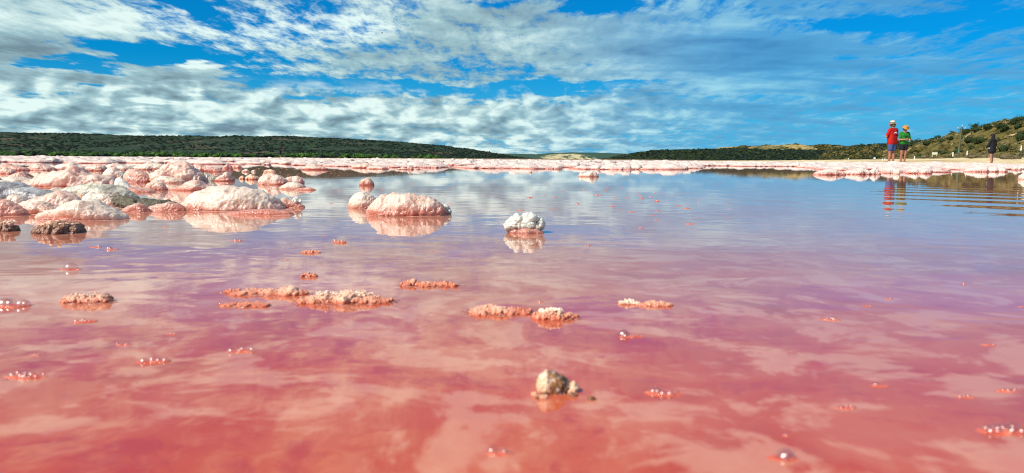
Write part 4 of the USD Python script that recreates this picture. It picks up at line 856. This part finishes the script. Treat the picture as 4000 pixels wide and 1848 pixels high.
for k, (x, y, w_, n, bg, lab) in enumerate(NEAR):
    P = at(x, y); a = w_ / 2 * P[1] / F_PX; b = a * (0.55 if w_ > 70 else .6)
    bubbles('bubble_flake', lab, 'bubbles', P, a, b, [(0.0, -.05 * b, a * .62)] if n == 1 else doms(a, b, n, 400 + k, bg), 400 + k, 0.12 * math.sin(k * 2.1))
Z4 = lambda l: [(a / 2.834 + 1800, b / 2.834 + 580, c / 2.834) for a, b, c in l]
Z5 = lambda l: [(a / 2.834 + 2500, b / 2.834 + 480, c / 2.834) for a, b, c in l]
Z3 = lambda l: [(a / 2.833 + 1200, b / 2.833 + 580, c / 2.833) for a, b, c in l]
Z2 = lambda l: [(a / 2.833 + 600, b / 2.833 + 580, c / 2.833) for a, b, c in l]
flakes_mid = Z4([(765, 545, 80), (935, 520, 30), (1040, 543, 55), (1133, 480, 35), (1243, 522, 35), (1515, 517, 75), (1675, 513, 25), (1705, 551, 50), (1845, 548, 60), (1985, 520, 50), (2005, 540, 40), (2008, 555, 40), (2010, 568, 45), (2110, 537, 40), (2175, 585, 75), (1295, 614, 60), (1675, 640, 70), (1022, 672, 45), (665, 685, 75), (1768, 678, 38), (1895, 702, 85), (2175, 690, 60), (2215, 710, 20), (2133, 740, 40), (2170, 795, 55), (1505, 733, 30), (1995, 882, 75), (1410, 1075, 50), (1910, 597, 28), (1600, 475, 35), (1610, 452, 35), (1625, 438, 35), (1360, 452, 30), (1375, 461, 30), (1790, 438, 35), (958, 412, 28), (990, 407, 20), (930, 385, 25), (650, 470, 20), (750, 480, 22), (625, 568, 20), (615, 592, 28), (657, 611, 16), (1435, 483, 20), (1493, 470, 20), (1900, 497, 24), (1880, 476, 20), (1965, 483, 24), (2010, 476, 18), (2145, 493, 30), (2205, 488, 24), (530, 432, 14), (85, 533, 22), (218, 523, 22), (288, 533, 20), (300, 565, 10), (1655, 538, 16), (2170, 553, 20), (1185, 421, 18), (790, 434, 14), (890, 584, 18)])
flakes_mid += Z5([(305, 803, 25), (375, 800, 35), (425, 920, 75), (520, 947, 75), (650, 877, 35), (650, 847, 25), (985, 888, 35), (1000, 953, 35), (993, 1052, 35), (650, 1052, 50), (550, 1120, 105), (740, 970, 14), (615, 980, 12), (468, 775, 24)])
flakes_left = Z3([(905, 510, 25), (845, 526, 25), (265, 612, 45), (725, 446, 24), (835, 451, 35), (365, 465, 40), (310, 457, 35), (262, 430, 22), (137, 403, 16), (20, 392, 25), (1450, 612, 55), (1580, 608, 45), (1590, 638, 35), (1147, 411, 20), (1185, 384, 18), (1573, 447, 25), (1530, 513, 25), (1710, 454, 14), (1785, 532, 22), (190, 970, 60), (430, 1062, 40), (1385, 1138, 65), (1185, 1093, 20)]) + Z2([(1720, 390, 20), (1835, 403, 14), (135, 870, 70), (190, 925, 50), (915, 905, 35)]) + [(1120, 1016, 18), (3105, 985, 12), (3080, 985, 10), (1045, 1020, 12)]
Rf = np.random.default_rng(9)
flakes_dark = []
while len(flakes_dark) < 90:
    x, y = Rf.uniform(985, 1420), Rf.uniform(652, 697)
    if (y - 652) > (1500 - x) * .12 + 5 and Rf.uniform() < .8: continue
    flakes_dark.append((x, y, Rf.uniform(3, 9)))
protos_f = []
k = 0
for lst, lab, grp in ((flakes_mid, 'small red foam flake afloat in the open middle of the lake', 'red foam flakes dotted over the middle of the lake'), (flakes_left, 'small red foam flake afloat around the centre salt block', 'red foam flakes around the centre salt block'), (flakes_dark, 'speck of pink foam on the dark water under the left hill', 'specks of pink foam on the dark reflection')):
    for (x, y, w_) in lst:
        P = at(x, y); a = w_ / 2 * P[1] / F_PX; j = k % 4; k += 1
        if len(protos_f) <= j:
            protos_f.append(bubbles('foam_flake', lab, 'foam flake', P, 1.0, .42, [(-.25, 0, .28), (.2, -.05, .22), (.45, .1, .15)][:1 + j % 3], 500 + j, .1 * j, grp, .14, (a, a, a)))
        else: copy_of(protos_f[j], 'foam_flake', P, .25 * math.sin(k * 1.7), lab, 'foam flake', grp, (a, a * Rf.uniform(.8, 1.3), a * Rf.uniform(.8, 1.4)))
#==PART5==
# ------------------------------------------------------------------ people
MAT_SKIN = usdkit.material(stage, '/World/Looks/skin', {'p': ('principled_bsdf', {'base_color': (0.27, 0.115, 0.062), 'roughness': 0.5, 'subsurface_weight': 0.1, 'subsurface_scale': 0.01})}, [], surface='p.BSDF')
MAT_SKIN2 = plain('pale_skin', (0.32, 0.15, 0.10), 0.5)


def cloth(name, c, scale=70.0):
    g = Graph(); p = (g('texture_coordinate'), 'object'); n = g.noise(p, scale * .12, 4, 0.6)
    return g.make(name, g('principled_bsdf', base_color=g.mix(n, tuple(.75 * q for q in c), tuple(min(1, 1.2 * q) for q in c)), roughness=0.85, specular_ior_level=0.2, normal=(g('bump', height=n, distance=0.02), 'normal')) + '.BSDF')


M_RED = cloth('red_cotton', (0.36, 0.010, 0.008)); M_JEAN = cloth('blue_shorts_cloth', (0.045, 0.075, 0.18)); M_GREEN = cloth('green_cotton', (0.016, 0.15, 0.018)); M_BLACK = cloth('black_cloth', (0.012, 0.012, 0.015)); M_NAVY = cloth('dark_cloth', (0.010, 0.012, 0.016))
M_STRAW = cloth('cream_straw', (0.58, 0.52, 0.36)); M_TAN = cloth('tan_straw', (0.42, 0.20, 0.045)); M_BAND = plain('dark_hat_band', (0.03, 0.025, 0.02), 0.7); M_PRINT = plain('white_print', (0.8, 0.8, 0.8), 0.6); M_HAIR = plain('dark_hair', (0.02, 0.014, 0.01), 0.5); M_GHAIR = plain('grey_hair', (0.09, 0.07, 0.055), 0.6)
M_EYE = plain('eye', (0.03, 0.02, 0.02), 0.2); M_LIP = plain('lips', (0.30, 0.09, 0.07), 0.5); M_GLASS = plain('dark_lens', (0.01, 0.01, 0.012), 0.1); M_PAPER = plain('white_paper', (0.8, 0.8, 0.78), 0.5)
Mf = manifold3d.Manifold


def ball(p, r, sc=(1, 1, 1), seg=14):
    return Mf.sphere(r, seg).scale(tuple(map(float, sc))).translate(tuple(map(float, p)))


def chain(*pr):                                 # hulls between neighbouring (point, radius) joints
    b = [ball(p, r) for p, r in pr]
    return [Mf.batch_hull([b[i], b[i + 1]]) for i in range(len(b) - 1)]


def hull(*pr): return [Mf.batch_hull([ball(*q) for q in pr])]


def skinned(parts, edge=0.022, it=8, S=1.0):
    m = Mf.batch_boolean(parts, manifold3d.OpType.Add).refine_to_length(edge)
    q = m.to_mesh(); t = trimesh.Trimesh(q.vert_properties[:, :3], q.tri_verts, process=True); trimesh.smoothing.filter_taubin(t, 0.5, 0.53, it)
    t.vertices *= S; return t


def hand(w, d, side, thumb, curl=0.5):          # palm, four unequal bent fingers and a thumb from the wrist w along d; side: across the knuckles
    d = np.array(d, float) / np.linalg.norm(d); s_ = np.array(side, float); s_ -= d * (s_ @ d); s_ /= np.linalg.norm(s_); n = np.cross(d, s_) * thumb
    w = np.array(w, float); out = hull((w, .024), (w + d * .045 + s_ * .022, .017), (w + d * .085 + s_ * .030, .014), (w + d * .085 - s_ * .030, .014))
    for k, (o, L) in enumerate(zip((.031, .011, -.010, -.030), (.068, .078, .072, .055))):
        a = w + d * .085 + s_ * o; b_ = a + (d * math.cos(curl * .6) + n * math.sin(curl * .6)) * L * .55; c_ = b_ + (d * math.cos(curl * 1.6) + n * math.sin(curl * 1.6)) * L * .5
        out += chain((a, .0105), (b_, .0095), (c_, .008))
    a = w + d * .03 + s_ * .026; b_ = a + (d * .5 + s_ * .75 + n * .35) * .042; out += chain((a, .013), (b_, .0115), (b_ + (d * .8 + s_ * .1 + n * .5) * .032, .0095))
    return out


def person(label, loc, heading, height, arms, tilt=0.0, legs=None, skin=None, top=None, bottom=None, hat=None, hair=None, hood=None, sleeve=0.6, shorts_to=0.62, hip_w=0.155, sh_w=0.185, stoop=0.0):
    """Local axes: x to the person's right, y forward, z up, drawn for 1.75 m and scaled. arms: [(elbow, wrist, hand direction)] for left (x<0) and right."""
    S = height / 1.75; t = thing('person', label, 'person', loc, heading)
    A = lambda *p: np.array(p, float)
    legs = legs or [(A(-.095, .01, .48), A(-.10, -.03, .075), 0.25), (A(.095, .02, .48), A(.10, -.01, .075), -0.2)]
    B = []; hips = [A(-.085, 0, .90), A(.085, 0, .90)]; sh = [A(-sh_w, stoop * .5 - .01, 1.43), A(sh_w, stoop * .5 - .01, 1.43)]
    B += hull((A(-.075, 0, .95), .105), (A(.075, 0, .95), .105), (A(-.06, .01, 1.12), .095), (A(.06, .01, 1.12), .095))
    B += hull((A(-.06, .01, 1.12), .095), (A(.06, .01, 1.12), .095), (A(-.09, .01 + stoop * .4, 1.34), .105), (A(.09, .01 + stoop * .4, 1.34), .105))
    B += hull((sh[0], .062), (sh[1], .062), (A(0, stoop * .5, 1.33), .11), (A(0, stoop * .6, 1.47), .06))
    hc = A(0, .03 + stoop, 1.635)
    B += chain((A(0, stoop * .6 - .01, 1.45), .058), (hc + A(0, -.02, -.08), .052))
    c_, s_ = math.cos(tilt), math.sin(tilt)
    hd = lambda x, y, z: hc + A(x, y * c_ + z * s_, z * c_ - y * s_)      # head space: tilt > 0 bows the head
    B += hull((hd(0, -.015, .035), .092), (hd(0, .02, .02), .086), (hd(0, .055, -.065), .048), (hd(0, .03, -.03), .072))
    B += chain((hd(0, .098, .015), .012), (hd(0, .118, -.018), .016)); 
    for q in (-1, 1): B += hull((hd(q * .088, -.005, .015), .018), (hd(q * .086, -.008, -.02), .013))
    for i, (kn, an, yaw) in enumerate(legs):
        B += chain((hips[i], .098), (hips[i] * .45 + kn * .55, .076), (kn, .058), (kn * .62 + an * .38 + A(0, -.018, 0), .056), (an, .037))
        f = A(-math.sin(yaw), math.cos(yaw), 0); B += hull((an - f * .045 - A(0, 0, .045), .031), (an + A(0, 0, -.02), .038), (an + f * .10 - A(0, 0, .05), .030), (an + f * .165 - A(0, 0, .058), .020))
    H = []
    for i, (el, wr, hdn, side, th, cu) in enumerate(arms):
        B += chain((sh[i], .052), (A(*el), .040), (A(*el) * .55 + A(*wr) * .45, .037), (A(*wr), .026)); B += hand(wr, hdn, side, th, cu)
    obj('body', skinned(B, .017, 6, S), skin or MAT_SKIN, t, smooth=60)
    if top is not None:
        mat, low, loose = top; T = []
        T += hull((A(-.085, .01, low), .118 * loose), (A(.085, .01, low), .118 * loose), (A(-.075, .01, 1.12), .115 * loose), (A(.075, .01, 1.12), .115 * loose))
        T += hull((A(-.075, .01, 1.12), .115 * loose), (A(.075, .01, 1.12), .115 * loose), (A(-.10, .01 + stoop * .4, 1.34), .118), (A(.10, .01 + stoop * .4, 1.34), .118))
        T += hull((sh[0], .076), (sh[1], .076), (A(0, stoop * .4, 1.34), .122), (A(0, stoop * .6 - .01, 1.455), .066))
        for i, (el, wr, *_) in enumerate(arms):
            e = A(*el); w_ = A(*wr)
            if sleeve <= 1: T += chain((sh[i], .072), (sh[i] * (1 - sleeve) + e * sleeve, .064))
            else: T += chain((sh[i], .074), (e, .058), (w_, .044))
        m = skinned(T, .02, 6); keep = m.vertices[:, 2] > low - .075; m.vertices[~keep, 2] = low - .075; m.vertices *= S
        obj('jacket' if sleeve > 1 else 'shirt', m, mat, t, smooth=60)
    if bottom is not None:
        mat, loose = bottom; T = hull((A(-.08, 0, .98), .112), (A(.08, 0, .98), .112), (A(-.085, 0, .86), .108 * loose), (A(.085, 0, .86), .108 * loose))
        for i, (kn, an, _) in enumerate(legs): T += chain((hips[i], .112 * loose), (hips[i] * (1 - shorts_to) + kn * shorts_to, .092 * loose))
        obj('shorts', skinned(T, .022, 6, S), mat, t, smooth=60)
    for q in (-1, 1):
        obj('eye', trimesh.Trimesh(*(lambda b: (b.vertices * .009 + hd(q * .034, .098, .022), b.faces))(trimesh.creation.icosphere(1))).apply_scale(S), M_EYE, t, smooth=True)
    obj('mouth', trimesh.Trimesh(*(lambda b: (b.vertices * [.024, .010, .006] + hd(0, .102, -.062), b.faces))(trimesh.creation.icosphere(1))).apply_scale(S), M_LIP, t, smooth=True)
    if hair is not None:
        mat, lng = hair; T = hull((hd(0, -.03, .045), .098), (hd(0, .02, .07), .080), (hd(0, -.045, -.03), .082))
        if lng: T += hull((hd(0, -.06, 0), .075), (hd(0, -.085, -.14), .055))
        obj('hair', skinned(T, .02, 4, S), mat, t, smooth=60)
    if hood is not None:
        T = hull((hd(0, -.035, .05), .112), (hd(0, .015, .06), .100), (hd(0, -.04, -.09), .098)) + hull((hd(0, -.04, -.09), .098), (A(0, stoop * .6 - .03, 1.46), .10)); obj('hood', skinned(T, .02, 4, S), hood, t, smooth=60)
    if hat is not None:
        mat, R_, ch, band, tl = hat
        pr = [(0, ch), (.05, ch), (.085, ch - .012), (.098, ch - .05), (.104, .012), (.125, -.002), (R_ * .8, -.012), (R_, -.004 + .0), (R_ - .004, -.012), (R_ * .8, -.021), (.11, -.010), (.098, .0)]
        m = trimesh.creation.revolve(pr, sections=40); th = np.arctan2(m.vertices[:, 1], m.vertices[:, 0]); rr = np.hypot(m.vertices[:, 0], m.vertices[:, 1])
        m.vertices[:, 2] += np.where(rr > .11, (rr - .11) * (.10 * np.cos(2 * th) - .16 + .05 * np.sin(3 * th + 1)), 0); m.vertices[:, 2] -= np.where((m.vertices[:, 2] > ch - .02) & (rr < .06), .012, 0)
        rot = trimesh.transformations.rotation_matrix(-tilt - tl, [1, 0, 0]); m.apply_transform(rot); o = hd(0, -.005, .070); m.apply_translation(o); m.apply_scale(S); obj('hat', m, mat, t, smooth=50)
        if band is not None:
            b_ = trimesh.creation.revolve([(.107, .004), (.112, .004), (.108, .042), (.103, .042), (.107, .004)], sections=40); b_.apply_transform(rot); b_.apply_translation(o); b_.apply_scale(S); obj('hat_band', b_, band, t, smooth=50)
    return t, S, A, hd


def ground(px, d, z=None):
    q = at_y(px, 640, d); return np.array([q[0], d, float(crust_right_z(q[:1], np.array([d]))[0]) if z is None else z])


# man in red, his back to us, turned a little to the left, arms folded in front
g0 = ground(3481, 32.0); g0[2] = max(g0[2], 0.0)
A0 = lambda *p: np.array(p, float)
t, S, A, hd = person('person in red shirt, blue shorts and cream hat, back turned, left of the pair', g0, 0.42, 1.76, [((-.31, .05, 1.14), (-.10, .22, 1.13), (1, .25, 0.05), (0, 0, 1), 1, .5), ((.31, .05, 1.14), (.10, .24, 1.16), (-1, .25, 0.05), (0, 0, 1), -1, .5)], 0.15,
                     [(A0(-.09, .02, .48), A0(-.10, .05, .075), .35), (A0(.07, .0, .48), A0(.05, -.04, .075), .1)], MAT_SKIN, (M_RED, .90, 1.24), (M_JEAN, 1.16), (M_STRAW, .185, .115, M_BAND, -.05), (M_GHAIR, 0), None, .72, .62)
zig = [(-.10, 1.285), (-.06, 1.315), (-.035, 1.300), (.0, 1.345), (.03, 1.305), (.055, 1.325), (.105, 1.280)]
zig2 = [(-.07, 1.285), (-.02, 1.305), (.005, 1.318), (.04, 1.29), (.075, 1.293)]
for zz in (zig, zig2):
    segs = [trimesh.creation.cylinder(radius=.0065, segment=[[x0, -.150 + .35 * abs(x0) ** 1.5, z0], [x1, -.150 + .35 * abs(x1) ** 1.5, z1]], sections=6) for (x0, z0), (x1, z1) in zip(zz, zz[1:])]
    obj('mountain_print', trimesh.util.concatenate(segs).apply_scale(S), M_PRINT, t, label='white zigzag line print on the back')
# woman in green facing us, looking at what she holds at her waist
g1 = ground(3526, 31.9); g1[2] = max(g1[2], 0.0)
t, S, A, hd = person('person in green T-shirt, black shorts and tan hat, looking down at joined hands', g1, math.pi + 0.12, 1.57, [((-.27, .06, 1.14), (-.06, .24, 1.14), (1, .1, .05), (0, 0, 1), 1, .9), ((.27, .06, 1.14), (.05, .25, 1.15), (-1, .1, .05), (0, 0, 1), -1, .9)], 0.40,
                     None, MAT_SKIN, (M_GREEN, .99, 1.05), (M_BLACK, 1.06), (M_TAN, .165, .105, None, .12), (M_GHAIR, 0), None, .72, .45, stoop=.03)
for q in (-1, 1): obj('sunglass_lens', trimesh.creation.icosphere(2).apply_transform(np.diag([.026, .008, .034, 1])).apply_translation([q * .028, .150, 1.29]).apply_scale(S), M_GLASS, t, smooth=True)
obj('wrist_watch', trimesh.creation.torus(.030, .008, 16, 8).apply_transform(trimesh.transformations.rotation_matrix(math.pi / 2, [0, 1, 0])).apply_translation([-.12, .20, 1.14]).apply_scale(S), M_PAPER, t, smooth=True)
obj('shorts_mark', trimesh.creation.box([.035, .004, .014], transform=trimesh.transformations.translation_matrix([-.13, .088, .80])).apply_scale(S), M_PRINT, t, label='small white mark at the hem')
# woman in black hooded jacket, seen from behind, looking left
g2 = ground(3872, 41.0); g2[2] = max(g2[2], 0.01)
t, S, A, hd = person('person in black hooded jacket with bare legs, standing alone below the hill', g2, 0.45, 1.64, [((-.30, .05, 1.14), (-.15, .25, 1.04), (.4, .8, -.2), (0, 0, 1), 1, .8), ((.31, .0, 1.13), (.16, .20, 1.06), (-.5, .8, -.1), (0, 0, 1), -1, .8)], 0.05,
                     [(A0(-.07, .0, .48), A0(-.065, -.02, .075), .2), (A0(.07, .03, .48), A0(.06, .02, .075), -.1)], MAT_SKIN2, (M_BLACK, .80, 1.32), (M_BLACK, 1.1), None, (M_HAIR, 1), M_BLACK, 1.5, .4, sh_w=.195)
tag(obj('folded_paper', trimesh.creation.box([.10, .012, .055], transform=trimesh.transformations.translation_matrix(g2 + A0(-.20, -.08, .98) * S)), M_PAPER), 'small white folded paper held by the hooded person in black', 'paper')
# far wader at the left, side on, holding a camera
g3 = ground(1096, 100.0, .03)
person('person in dark clothes far out on the salt, facing right, arms raised before the chest', g3, -1.35, 1.74, [((-.24, .10, 1.16), (-.08, .34, 1.25), (.4, 1, .1), (0, 0, 1), 1, .8), ((.24, .10, 1.16), (.08, .34, 1.25), (-.4, 1, .1), (0, 0, 1), -1, .8)], .3, None, MAT_SKIN, (M_NAVY, .95, 1.2), (M_NAVY, 1.2), None, (M_HAIR, 0), None, .7, .75)
tag(obj('camera_body', trimesh.util.concatenate([trimesh.creation.box([.10, .15, .085]), trimesh.creation.cylinder(radius=.035, height=.09, sections=14, transform=trimesh.transformations.rotation_matrix(math.pi / 2, [0, 1, 0])).apply_translation([.08, 0, 0])]).apply_translation(g3 + A0(.44, .09, 1.27)), M_GLASS), 'small dark camera held up by the far person on the salt', 'camera')
# bird
gp = at_y(1494, 127, 160.0); t = thing('bird', 'dark bird gliding high in the bright cloud left of centre', 'bird', gp, 0.6)
obj('body', trimesh.Trimesh(trimesh.creation.icosphere(2).vertices * [.22, .06, .055] * (1 - .45 * (trimesh.creation.icosphere(2).vertices[:, :1] > .3) * trimesh.creation.icosphere(2).vertices[:, :1]), trimesh.creation.icosphere(2).faces), M_NAVY, t, smooth=True)
for q in (-1, 1):
    w_ = np.array([[.08, 0, .02], [-.10, 0, .02], [.10, q * .25, .10], [-.06, q * .25, .09], [.02, q * .52, .05], [-.05, q * .50, .045]]); w2 = np.vstack([w_, w_ - [0, 0, .012]])
    obj('wing', trimesh.convex.convex_hull(w2) if False else trimesh.util.concatenate([trimesh.convex.convex_hull(np.vstack([w_[[0, 1, 2, 3]], w_[[0, 1, 2, 3]] - [0, 0, .012]])), trimesh.convex.convex_hull(np.vstack([w_[[2, 3, 4, 5]], w_[[2, 3, 4, 5]] - [0, 0, .012]]))]), M_NAVY, t)
obj('tail', trimesh.convex.convex_hull(np.array([[-.18, .02, .01], [-.18, -.02, .01], [-.34, .06, .0], [-.34, -.06, 0], [-.3, 0, -.012], [-.18, 0, -.012]])), M_NAVY, t)
